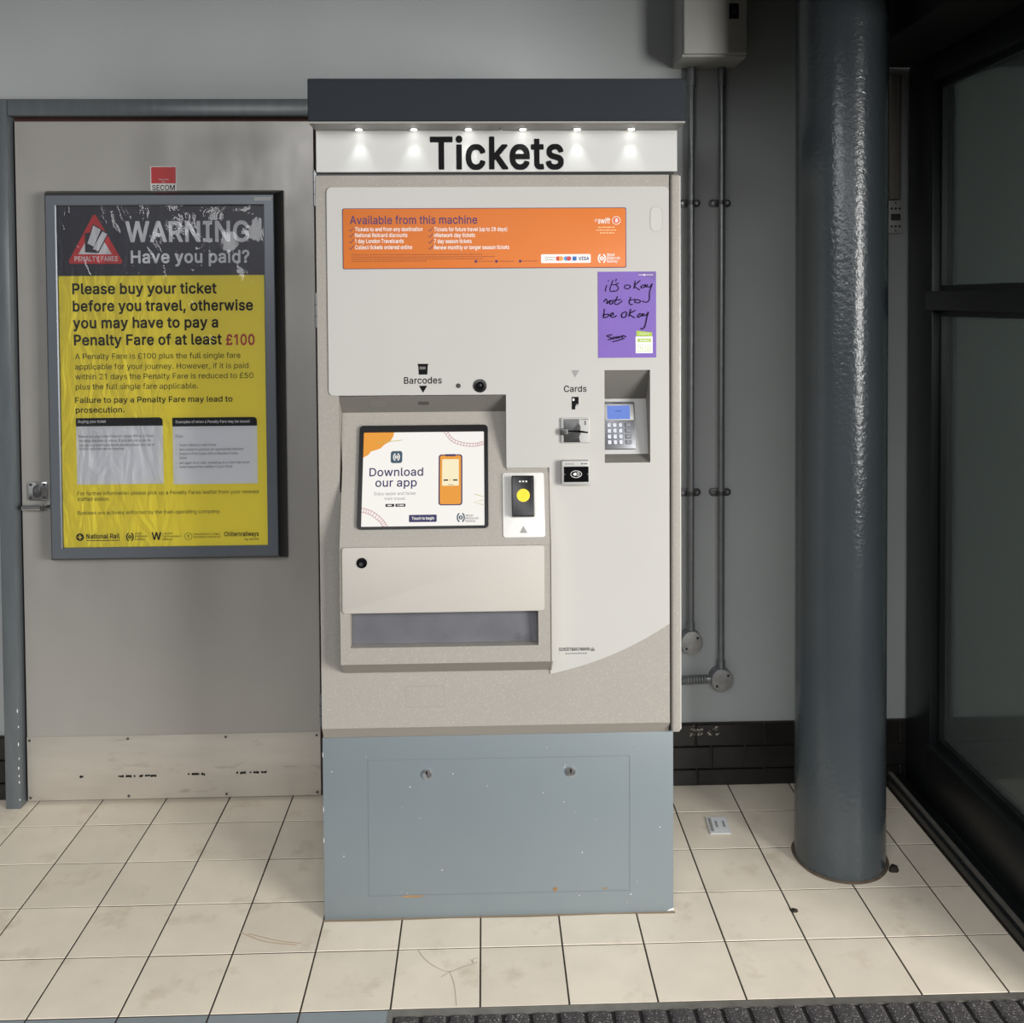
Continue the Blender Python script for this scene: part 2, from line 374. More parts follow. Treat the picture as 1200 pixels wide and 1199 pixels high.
# lettering: a plain grotesque alphabet, outlines in units of 1/1000 (capitals 509 high)
SPACE = 188
GLYPHS = [{}, {}, {}]     # three weights: character -> (advance, outlines)
GLYPHS[0].update({
    'A': (480, '16,0 200,508 276,509 463,0 394,0 345,142 135,142 86,0|155,199 325,199 266,364 239,456 192,303'),
    'B': (456, '60,0 60,509 244,509 284,506 330,491 352,476 373,454 381,442 392,414 397,390 398,360 391,328 376,304 363,290 350,281 324,269 315,267 315,262 336,258 354,251 372,239 396,214 407,194 415,167 418,138 415,106 407,78 392,54 372,34 342,17 312,6 252,0|125,57 268,58 303,64 318,72 340,90 350,107 354,122 355,148 351,166 342,184 334,196 316,213 296,223 274,229 251,231 125,231|125,285 246,286 278,292 298,301 319,320 328,334 334,352 336,382 328,410 314,428 306,434 290,443 274,448 244,452 125,452'),
    'C': (510, '117,51 82,92 69,116 51,165 41,221 40,278 46,321 59,370 80,412 97,436 130,470 155,487 195,504 240,514 271,516 299,514 325,508 368,494 409,466 432,442 456,406 467,376 473,348 408,348 400,378 384,402 364,424 350,434 324,446 288,455 262,456 232,452 200,442 168,422 154,408 134,382 118,347 107,304 103,260 104,228 111,183 117,162 132,130 145,112 159,96 184,76 216,60 248,54 294,54 324,63 350,75 364,85 389,114 400,132 408,160 473,160 470,144 455,102 432,66 412,46 392,30 366,14 328,0 300,-5 260,-7 216,-2 170,14 150,25'),
    'D': (502, '60,0 60,509 228,509 278,504 310,497 354,478 388,452 421,414 444,368 457,316 462,258 457,194 443,142 421,96 398,68 372,44 346,28 302,10 275,4 242,0|125,57 241,58 268,62 302,72 318,81 344,100 360,116 380,150 392,186 396,213 399,259 396,304 392,324 380,360 360,392 336,418 304,437 266,448 246,451 125,452'),
    'E': (419, '60,0 60,509 372,509 372,452 125,452 125,286 355,286 355,229 125,229 125,57 375,57 375,0'),
    'F': (410, '60,0 60,509 369,509 369,452 125,452 125,278 346,278 346,221 125,221 125,0'),
    'G': (520, '116,51 96,72 68,116 51,165 41,221 40,278 46,321 60,371 70,394 82,416 96,436 128,470 148,484 170,496 214,510 262,516 297,514 340,504 392,478 426,448 442,427 462,392 474,349 408,349 398,376 382,402 368,417 352,430 332,442 304,452 270,456 246,455 214,447 196,440 162,416 145,398 124,364 111,326 107,304 103,260 104,224 111,183 117,162 134,128 151,105 184,76 216,61 249,54 272,53 318,59 346,71 368,87 388,110 403,136 412,167 414,194 414,199 283,199 283,256 478,256 478,194 474,154 461,110 451,90 428,59 394,29 376,18 339,2 294,-6 240,-6 196,4 148,25'),
    'H': (517, '60,0 60,509 125,509 125,289 392,289 392,509 457,509 457,0 392,0 392,232 125,232 125,0'),
    'I': (300, '31,0 31,57 118,57 118,452 31,452 31,509 269,509 269,452 183,452 183,57 269,57 269,0'),
    'L': (393, '60,0 60,509 125,509 125,57 361,57 361,0'),
    'M': (628, '60,0 60,509 152,508 282,174 314,74 352,189 476,508 568,509 568,0 504,0 504,338 506,436 456,292 342,0 286,0 156,328 120,434 122,305 122,0'),
    'N': (523, '60,0 60,509 137,508 362,154 388,108 402,76 399,183 399,509 463,509 463,0 386,1 156,367 120,430 125,298 125,0'),
    'O': (533, '117,51 82,92 69,116 51,165 41,221 40,278 46,321 59,370 82,416 109,450 150,484 188,502 216,510 264,516 294,514 339,504 384,484 425,450 451,416 464,394 474,371 488,316 493,262 492,221 488,195 474,138 464,116 451,92 425,59 384,25 364,13 318,-2 294,-6 248,-6 216,-2 170,14 150,25|154,101 184,76 214,61 248,54 286,54 318,61 350,76 364,86 378,100 399,126 416,161 427,204 430,250 427,304 416,348 399,382 378,410 364,423 350,433 334,442 302,452 286,455 248,455 219,448 184,433 159,413 145,398 125,364 116,341 107,304 103,260 104,227 111,182 118,161 126,141'),
    'P': (445, '60,0 60,509 260,508 297,502 332,487 358,470 381,444 397,416 406,384 409,351 406,312 397,280 390,264 381,250 364,230 348,216 316,199 297,192 280,189 238,186 125,186 125,0|125,242 235,242 273,246 298,256 314,268 328,284 337,302 343,324 343,372 334,402 324,418 298,439 263,450 236,452 125,452'),
    'R': (449, '60,0 60,509 260,508 300,501 334,489 357,474 374,456 382,448 398,418 404,402 409,372 409,332 403,300 391,272 382,258 360,234 334,217 314,208 428,0 352,0 247,198 125,198 125,0|125,255 238,255 264,257 298,266 314,276 334,300 338,310 345,339 345,366 342,384 329,414 314,429 298,440 274,448 250,452 125,452'),
    'S': (447, '86,34 64,60 48,88 40,119 38,137 104,137 112,104 117,96 133,78 154,64 176,55 227,49 276,56 288,61 316,77 324,86 340,108 346,142 341,166 333,178 320,190 296,205 264,217 160,246 118,266 88,287 64,318 54,350 52,385 60,420 75,448 96,471 122,490 158,506 188,513 230,516 267,513 316,498 332,490 356,472 377,450 392,422 401,378 337,378 335,394 326,414 302,437 274,452 244,458 222,459 187,455 168,448 142,434 124,412 117,394 115,374 118,358 125,340 140,326 164,310 214,292 312,264 358,239 378,222 396,198 403,178 408,153 406,109 394,78 377,50 350,26 308,4 269,-6 220,-9 180,-6 163,-2 128,8 112,17'),
    'T': (449, '193,0 193,452 32,452 32,509 417,509 417,452 257,452 257,0'),
    'U': (517, '122,36 95,64 82,84 68,115 61,152 60,509 124,509 124,176 130,136 146,104 164,83 186,68 211,58 241,52 276,52 304,56 330,68 359,89 378,114 387,136 393,174 393,509 457,509 456,152 448,114 433,80 422,64 396,37 364,16 326,0 284,-7 234,-7 192,0 152,16'),
    'V': (480, '204,0 16,509 84,508 208,160 241,53 280,180 394,508 463,509 278,0'),
    'W': (686, '155,0 16,509 82,508 174,155 193,60 217,171 306,509 380,508 471,161 492,62 514,165 602,508 670,509 530,0 454,1 354,374 343,438 322,336 230,1'),
    'Y': (472, '203,0 203,208 16,509 92,508 200,332 228,284 236,262 280,344 380,508 455,509 268,208 268,0'),
    'a': (389, '64,24 41,54 33,79 30,96 30,111 34,140 43,162 53,174 68,188 84,198 124,211 190,222 248,228 264,234 272,242 276,259 274,275 267,298 252,315 224,328 198,331 168,328 142,320 122,306 113,296 100,274 41,291 53,318 65,333 88,354 122,372 144,379 168,383 212,384 250,377 278,366 302,346 311,338 320,323 331,298 336,270 337,0 277,0 277,52 272,52 258,32 232,9 216,1 193,-6 158,-9 118,-4 92,6|104,69 122,55 144,48 168,45 208,50 238,64 258,84 268,102 274,118 276,136 276,190 267,184 248,178 168,168 135,160 109,145 99,134 92,114 92,96 94,85'),
    'b': (424, '53,0 53,509 114,509 114,319 119,320 136,345 154,363 172,374 202,383 232,384 266,381 285,375 314,361 351,326 370,294 377,274 384,254 388,230 390,185 387,142 383,122 370,84 351,52 328,27 298,6 266,-4 250,-7 214,-8 191,-4 180,0 150,18 133,36 119,58 112,59 112,0|148,77 172,58 184,52 206,47 236,48 248,50 270,59 288,72 304,92 316,116 324,146 328,172 328,207 324,232 311,274 293,299 270,318 244,328 218,330 193,327 160,312 143,295 130,276 116,234 113,208 113,171 117,141 125,114 137,92'),
    'c': (396, '91,36 65,68 49,100 42,124 35,163 35,213 42,252 49,276 65,308 85,334 106,352 134,370 159,378 194,384 241,382 273,373 306,356 335,329 354,298 362,277 303,262 294,284 284,298 270,311 248,323 216,330 191,329 168,324 144,310 132,298 120,282 108,258 98,214 96,184 98,157 108,116 125,86 144,66 166,53 192,47 210,46 230,48 256,56 266,62 288,82 298,98 304,117 363,102 349,68 335,48 306,21 280,6 262,-1 230,-7 186,-7 152,0 116,16'),
    'd': (424, '89,35 70,56 54,84 46,104 36,147 34,193 37,235 48,276 65,310 82,335 112,361 136,374 158,381 193,384 223,383 254,373 280,354 304,320 311,319 311,509 372,509 372,0 313,0 313,59 307,59 288,32 262,9 244,-1 210,-8 176,-7 138,2 112,15|134,76 153,60 166,54 190,48 219,47 242,53 264,65 288,92 294,104 304,129 310,156 312,185 310,222 300,264 288,286 271,306 252,318 232,327 207,330 180,328 166,324 154,318 131,299 120,284 108,262 98,216 96,185 98,157 104,131 114,104 120,92'),
    'e': (404, '91,36 65,68 49,100 42,121 35,162 35,212 42,250 54,290 64,308 100,349 132,368 165,380 210,384 240,382 266,374 290,364 318,342 337,322 356,285 362,266 370,230 371,169 96,169 98,145 110,106 124,84 149,62 172,52 198,47 223,46 238,48 268,58 295,84 306,105 365,91 356,68 339,43 306,16 279,2 257,-4 229,-8 189,-7 152,0 116,16|96,221 308,221 308,228 298,270 286,290 272,306 254,320 236,326 203,330 178,327 158,320 139,308 121,290 104,260'),
    'f': (254, '81,0 81,327 6,327 6,379 81,379 81,445 86,466 90,478 102,494 126,514 154,526 185,530 228,526 243,520 227,468 206,474 178,472 168,470 153,459 146,448 142,430 142,379 228,379 228,327 142,327 142,0'),
    'g': (425, '76,-105 56,-80 51,-69 100,-41 132,-76 160,-91 182,-96 210,-97 242,-94 270,-84 282,-75 294,-64 301,-54 308,-34 311,-10 311,68 306,68 288,42 262,20 234,9 210,5 175,6 147,12 112,27 89,44 72,62 54,90 42,126 35,166 34,195 37,237 47,276 64,310 74,326 112,361 140,375 159,381 216,384 244,377 276,359 293,340 308,319 313,319 313,379 372,379 372,-30 366,-55 355,-82 336,-107 306,-129 292,-136 260,-145 220,-150 173,-149 135,-140 100,-124|128,90 144,76 166,65 207,59 232,62 254,69 272,80 290,102 300,120 310,160 312,210 308,236 306,250 295,276 277,301 254,319 232,327 207,330 177,327 144,312 118,282 104,249 98,223 96,189 98,161 104,136 114,110'),
    'h': (410, '53,0 53,509 114,509 114,315 129,340 152,362 166,370 194,381 210,384 258,382 294,370 306,362 328,342 342,320 351,294 357,244 357,0 296,0 296,239 292,269 281,294 264,313 238,326 206,329 178,325 152,312 136,298 126,284 118,264 114,242 114,0'),
    'i': (167, '53,0 53,379 114,379 114,0|58,450 49,460 42,472 42,494 48,506 58,516 70,522 82,524 98,522 112,514 122,502 126,490 126,476 122,464 108,450 92,443 76,443'),
    'j': (167, '-10,-143 -10,-87 16,-86 34,-78 45,-66 52,-46 53,379 114,379 114,-33 112,-57 106,-82 94,-102 81,-118 67,-128 32,-141|54,454 45,464 41,476 41,491 44,502 54,512 70,522 84,524 98,522 115,511 124,496 126,482 124,470 112,454 104,447 91,443 76,443 64,447'),
    'k': (381, '53,0 53,509 114,509 114,212 121,212 284,379 360,379 201,216 372,0 294,0 154,178 114,141 114,0'),
    'l': (189, '78,16 66,30 60,40 53,67 53,509 114,509 116,75 120,62 128,56 138,52 170,54 181,3 171,0 147,-2 121,-1 98,4'),
    'm': (610, '53,0 53,379 112,379 112,310 120,328 131,345 146,360 162,372 182,380 208,386 248,382 264,378 276,370 297,350 305,338 312,326 316,309 330,336 360,364 389,378 424,386 451,386 486,377 516,359 534,340 542,328 551,304 556,268 557,0 496,0 495,270 487,296 472,314 452,324 432,330 408,330 392,328 374,320 355,304 345,290 339,274 335,248 335,0 274,0 274,262 272,281 262,301 252,312 242,319 213,330 190,330 176,328 150,316 131,298 121,282 114,251 114,0'),
    'n': (410, '53,0 53,379 112,379 112,312 129,340 142,354 164,370 194,381 210,384 258,382 294,370 306,362 326,343 342,320 351,294 356,260 357,0 296,0 296,239 292,269 281,294 264,313 238,326 206,329 178,325 152,312 136,298 126,284 118,264 114,242 114,0'),
    'o': (415, '91,36 65,68 49,100 42,124 35,163 35,213 42,252 49,276 65,308 85,334 102,349 132,368 152,376 186,383 230,383 266,376 300,360 330,334 350,308 367,274 378,234 381,191 378,142 367,102 350,68 330,42 300,16 262,0 230,-7 186,-7 152,0 116,16|126,84 144,66 166,53 196,46 223,47 247,52 260,59 284,78 302,104 315,143 319,171 319,204 315,232 302,272 282,300 260,317 234,328 204,330 178,327 154,317 144,310 120,282 108,258 104,244 98,218 96,184 98,157 108,118'),
    'p': (424, '53,-143 53,379 112,379 112,319 119,320 136,345 154,363 172,374 192,380 222,384 262,382 296,370 325,352 351,326 370,292 383,256 387,236 390,192 388,147 383,122 370,84 351,52 334,33 314,16 298,6 266,-4 250,-7 214,-8 182,-1 156,14 146,22 120,58 114,59 114,-143|148,77 172,58 184,52 206,47 236,48 248,50 270,59 288,72 304,92 316,116 324,146 328,172 328,207 324,232 311,274 293,299 270,318 244,328 218,330 193,327 160,312 143,295 130,276 116,234 113,208 113,171 117,141 125,114 137,92'),
    'q': (424, '89,35 63,68 48,101 37,142 34,185 37,235 46,273 56,294 74,326 98,350 112,361 128,370 158,381 202,384 223,383 254,373 270,363 284,350 307,319 313,319 313,379 372,379 372,-143 311,-143 311,59 305,58 292,36 274,18 262,9 244,-1 210,-8 176,-7 138,2 112,15|134,76 153,60 166,54 190,48 219,47 242,53 264,65 288,92 294,104 304,129 310,156 312,185 310,222 300,264 288,286 271,306 252,318 232,327 207,330 180,328 166,324 154,318 131,299 120,284 108,262 98,216 96,185 98,157 104,131 114,104 120,92'),
    'r': (259, '53,0 53,379 112,379 112,321 115,321 125,341 138,356 164,374 190,382 222,385 243,384 243,322 204,326 185,324 168,319 152,311 140,301 120,274 114,248 114,0'),
    's': (365, '74,25 54,46 42,70 37,94 94,107 102,84 124,60 145,50 184,45 222,50 244,62 260,76 267,94 268,105 266,120 259,130 248,141 232,149 213,155 124,177 82,198 70,210 56,232 48,257 47,276 50,297 58,322 65,332 83,351 102,364 124,374 155,382 169,384 217,383 241,378 266,367 284,355 299,340 311,322 324,290 268,277 261,294 242,317 214,330 185,333 154,328 130,317 117,304 112,294 109,287 109,268 118,248 130,238 160,226 251,204 282,190 310,166 322,148 330,118 328,82 319,58 306,39 294,27 274,13 245,0 214,-6 165,-8 137,-4 112,3'),
    't': (227, '94,20 82,32 76,42 69,58 66,74 65,327 6,327 6,379 65,379 65,471 126,471 126,379 204,379 204,327 126,327 126,87 132,66 146,54 160,50 180,50 202,54 213,2 193,-3 148,-3 116,5'),
    'u': (410, '94,26 76,46 64,68 54,114 53,379 114,379 114,142 117,112 129,86 146,66 172,54 196,50 230,54 250,62 274,82 288,106 296,138 296,379 357,379 357,0 298,0 298,68 282,40 266,24 244,9 216,-2 184,-5 152,-3 126,5'),
    'v': (389, '163,0 17,379 84,378 174,133 195,58 210,113 224,154 304,378 371,379 226,0'),
    'w': (567, '138,0 23,379 88,378 154,138 170,65 204,206 252,379 316,378 362,215 382,135 396,67 421,169 480,378 545,379 429,0 368,1 307,213 284,308 248,171 200,1'),
    'x': (379, '21,0 155,194 29,379 100,379 155,296 191,232 219,284 282,379 352,379 224,192 358,0 287,0 217,106 188,156 162,106 91,0'),
    'y': (389, '47,-139 61,-86 84,-90 100,-90 110,-88 124,-80 135,-68 144,-52 163,0 17,379 84,378 174,133 194,58 226,160 304,378 371,379 200,-70 189,-90 178,-106 162,-122 148,-132 133,-138 113,-144 88,-145'),
    '0': (453, '122,31 101,52 79,88 61,137 54,166 50,197 48,259 51,318 61,371 78,416 101,456 118,474 145,495 186,512 230,516 270,511 306,496 342,468 352,456 368,430 388,384 398,345 402,318 405,259 402,190 392,137 376,92 352,52 324,24 290,4 250,-6 204,-6 164,4 142,16|153,84 174,65 199,52 211,50 242,50 257,54 280,65 301,85 318,114 330,145 342,203 344,248 342,304 335,347 318,396 301,424 280,444 254,456 230,460 211,459 196,456 174,444 153,426 144,412 132,388 122,360 111,304 109,260 111,203 114,180 128,126'),
    '1': (400, '212,0 212,440 86,355 86,425 204,509 276,509 276,0'),
    '2': (453, '64,0 64,48 282,282 302,308 312,328 320,360 320,383 316,400 308,420 282,444 256,456 226,460 200,458 180,452 164,442 144,422 131,396 127,362 66,362 66,381 72,412 78,428 95,456 108,470 131,490 174,509 220,516 257,514 275,510 306,498 332,479 344,468 361,446 373,421 378,404 381,374 381,360 375,328 358,292 345,270 313,230 153,60 153,57 389,57 389,0'),
    '3': (453, '84,42 70,56 54,84 48,100 44,132 109,132 113,112 125,88 140,74 156,63 184,53 205,50 232,50 264,56 284,65 294,71 312,88 324,112 329,132 329,157 321,188 310,206 294,222 276,234 262,240 232,246 204,248 157,248 157,300 288,448 288,452 70,452 70,509 372,509 372,460 221,289 256,290 274,287 308,276 338,258 361,236 380,208 386,192 392,163 392,126 386,96 379,80 361,52 338,30 308,12 258,-4 215,-7 164,-1 116,18 104,25'),
    '4': (453, '40,105 40,160 246,508 311,509 110,168 109,163 282,163 282,318 343,318 343,163 413,163 413,105 343,105 343,0 282,0 282,105'),
    '5': (453, '104,36 83,60 70,82 64,101 60,130 122,130 133,96 156,70 174,60 190,54 210,50 234,50 255,54 274,63 296,80 314,104 322,124 326,136 328,164 323,200 312,224 302,239 284,256 254,272 243,275 212,277 186,274 150,262 128,246 67,253 96,509 366,509 366,452 151,452 134,301 158,317 185,328 206,332 232,334 257,332 294,321 316,309 334,296 353,276 368,256 379,232 387,206 391,166 390,142 383,108 372,80 349,48 334,32 310,15 292,6 258,-4 218,-7 185,-4 171,0 138,12'),
    '6': (453, '118,32 104,46 84,74 70,108 64,138 64,178 68,206 85,252 108,296 135,338 251,508 322,509 176,297 202,310 224,314 271,311 302,302 316,295 340,278 353,265 375,230 386,194 389,160 388,137 382,105 376,88 359,58 334,32 310,14 278,0 246,-6 206,-6 174,0 158,6 130,22|149,84 164,69 184,58 212,50 228,48 250,51 268,58 280,63 304,84 312,97 323,122 327,144 327,172 323,194 310,220 292,242 268,256 250,263 214,265 182,257 164,246 155,237 144,224 133,204 125,172 125,145 132,113'),
    '7': (453, '97,0 310,420 323,448 323,452 62,452 62,509 391,509 391,448 166,0'),
    '8': (453, '98,36 73,63 65,76 55,103 52,149 60,183 77,216 100,241 120,254 152,264 153,267 128,276 112,286 93,308 78,334 71,362 70,384 71,397 82,436 98,460 120,482 148,499 182,510 223,516 258,514 276,510 306,498 332,482 354,461 370,436 381,397 382,376 378,348 374,334 364,316 352,298 340,286 324,276 300,268 300,265 332,254 342,248 370,224 383,204 392,184 399,161 401,138 400,118 394,90 388,76 369,50 344,26 316,10 266,-4 222,-7 190,-4 170,0 136,10 116,22|136,84 160,64 188,53 229,49 253,51 286,60 304,71 320,87 332,108 337,140 334,160 326,182 318,196 302,211 284,223 262,231 240,235 212,235 190,231 168,223 150,211 134,196 124,180 118,158 115,138 120,110 129,90|156,316 162,310 186,296 213,290 256,292 282,305 294,314 307,330 316,348 319,365 319,387 316,403 308,420 299,432 284,445 255,456 228,460 204,458 168,445 154,433 140,412 133,387 133,365 136,348 142,336'),
    '9': (453, '130,0 276,212 248,198 228,195 199,195 150,207 125,221 112,232 91,254 76,282 70,300 64,332 64,372 70,404 85,436 104,464 128,485 156,502 175,508 212,516 246,515 278,508 298,500 324,485 350,460 368,434 378,410 386,381 389,344 383,301 373,270 358,238 331,192 201,1|154,274 174,257 192,248 228,243 260,248 278,256 304,278 312,291 323,314 327,336 327,364 322,391 309,418 288,440 278,447 250,458 214,460 192,455 174,446 160,436 146,420 138,406 130,386 125,349 127,326 131,312 138,294'),
    '.': (188, '62,9 53,22 50,33 50,49 54,62 63,73 80,85 97,87 110,85 130,72 139,56 141,40 136,20 126,8 116,0 104,-4 87,-4 74,0'),
    ',': (188, '38,-119 68,71 137,71 84,-119'),
    ':': (188, '62,9 53,22 50,33 50,49 54,62 63,73 80,85 97,87 110,85 130,72 139,56 141,40 136,20 126,8 116,0 104,-4 87,-4 74,0|66,282 54,296 50,308 50,325 54,338 62,348 80,360 93,362 110,360 127,350 139,332 141,318 139,302 129,285 122,279 104,271 87,271'),
    '?': (358, '132,8 122,22 118,39 120,57 132,74 142,82 155,86 172,86 184,82 202,68 209,49 209,34 202,14 190,4 172,-4 155,-4 142,0|132,152 134,204 141,230 154,255 163,265 190,287 218,304 247,334 256,352 260,364 262,386 258,410 246,432 228,448 197,460 180,462 160,460 142,455 120,442 100,418 95,401 92,378 27,378 31,412 41,438 49,452 70,478 90,492 116,506 132,510 174,516 212,513 242,505 268,491 278,484 298,464 312,440 321,412 324,384 321,350 306,310 290,290 278,278 220,236 209,224 197,198 194,152'),
    '(': (273, '177,-96 160,-68 132,-6 103,84 97,114 90,174 91,254 98,312 116,394 148,484 168,524 177,539 236,539 206,474 177,383 160,311 153,250 151,212 157,132 169,75 188,14 214,-48 236,-96'),
    ')': (273, '37,-96 50,-72 86,16 105,77 119,152 122,186 120,250 112,311 102,358 90,406 74,453 37,539 97,539 108,520 134,462 156,396 168,349 177,300 184,232 183,174 176,117 170,83 152,21 112,-70 97,-96'),
    '&': (448, '74,37 54,62 40,92 34,130 36,159 48,190 67,218 84,235 135,275 105,312 88,342 82,356 77,375 75,402 80,435 84,446 97,468 114,485 134,499 158,508 184,513 216,513 242,508 266,500 276,493 298,474 314,448 324,413 322,380 307,346 287,320 264,299 220,266 328,134 342,166 347,192 349,224 408,224 406,186 401,156 392,132 377,100 366,86 438,0 364,0 328,42 300,20 272,7 242,-2 200,-7 162,-4 126,4 114,10 96,20|122,72 140,58 153,52 190,46 214,48 252,60 272,71 292,87 172,230 142,208 120,188 105,166 98,148 97,120 100,105 109,86|182,310 224,341 246,361 256,376 261,392 262,406 256,432 238,451 222,458 202,461 186,460 162,450 149,438 138,414 137,390 142,370 153,348'),
    '*': (453, '114,272 89,315 186,364 89,415 114,459 206,400 201,509 250,509 246,400 338,458 362,415 266,366 362,315 337,272 246,331 250,223 201,223 206,331'),
    '#': (440, '64,0 87,140 10,142 19,192 96,192 116,316 40,316 49,368 124,368 147,509 198,509 175,368 303,368 326,509 377,509 354,368 429,368 422,318 346,316 326,192 400,192 391,140 316,140 294,0 242,0 265,140 138,140 115,0|146,192 274,192 294,316 166,316'),
    '£': (425, '37,0 37,57 61,60 71,66 81,75 89,90 93,123 90,229 37,229 37,280 88,280 85,378 90,408 102,440 120,466 142,486 156,495 187,508 220,515 242,516 283,510 310,499 334,484 362,454 376,430 385,402 387,385 328,377 321,406 302,435 280,451 255,458 237,459 208,455 186,446 169,432 158,418 150,400 147,383 148,280 311,280 311,229 150,229 153,126 151,102 139,78 124,64 110,57 308,57 322,62 328,70 330,107 388,107 387,72 381,46 376,36 358,15 346,8 318,1'),
})
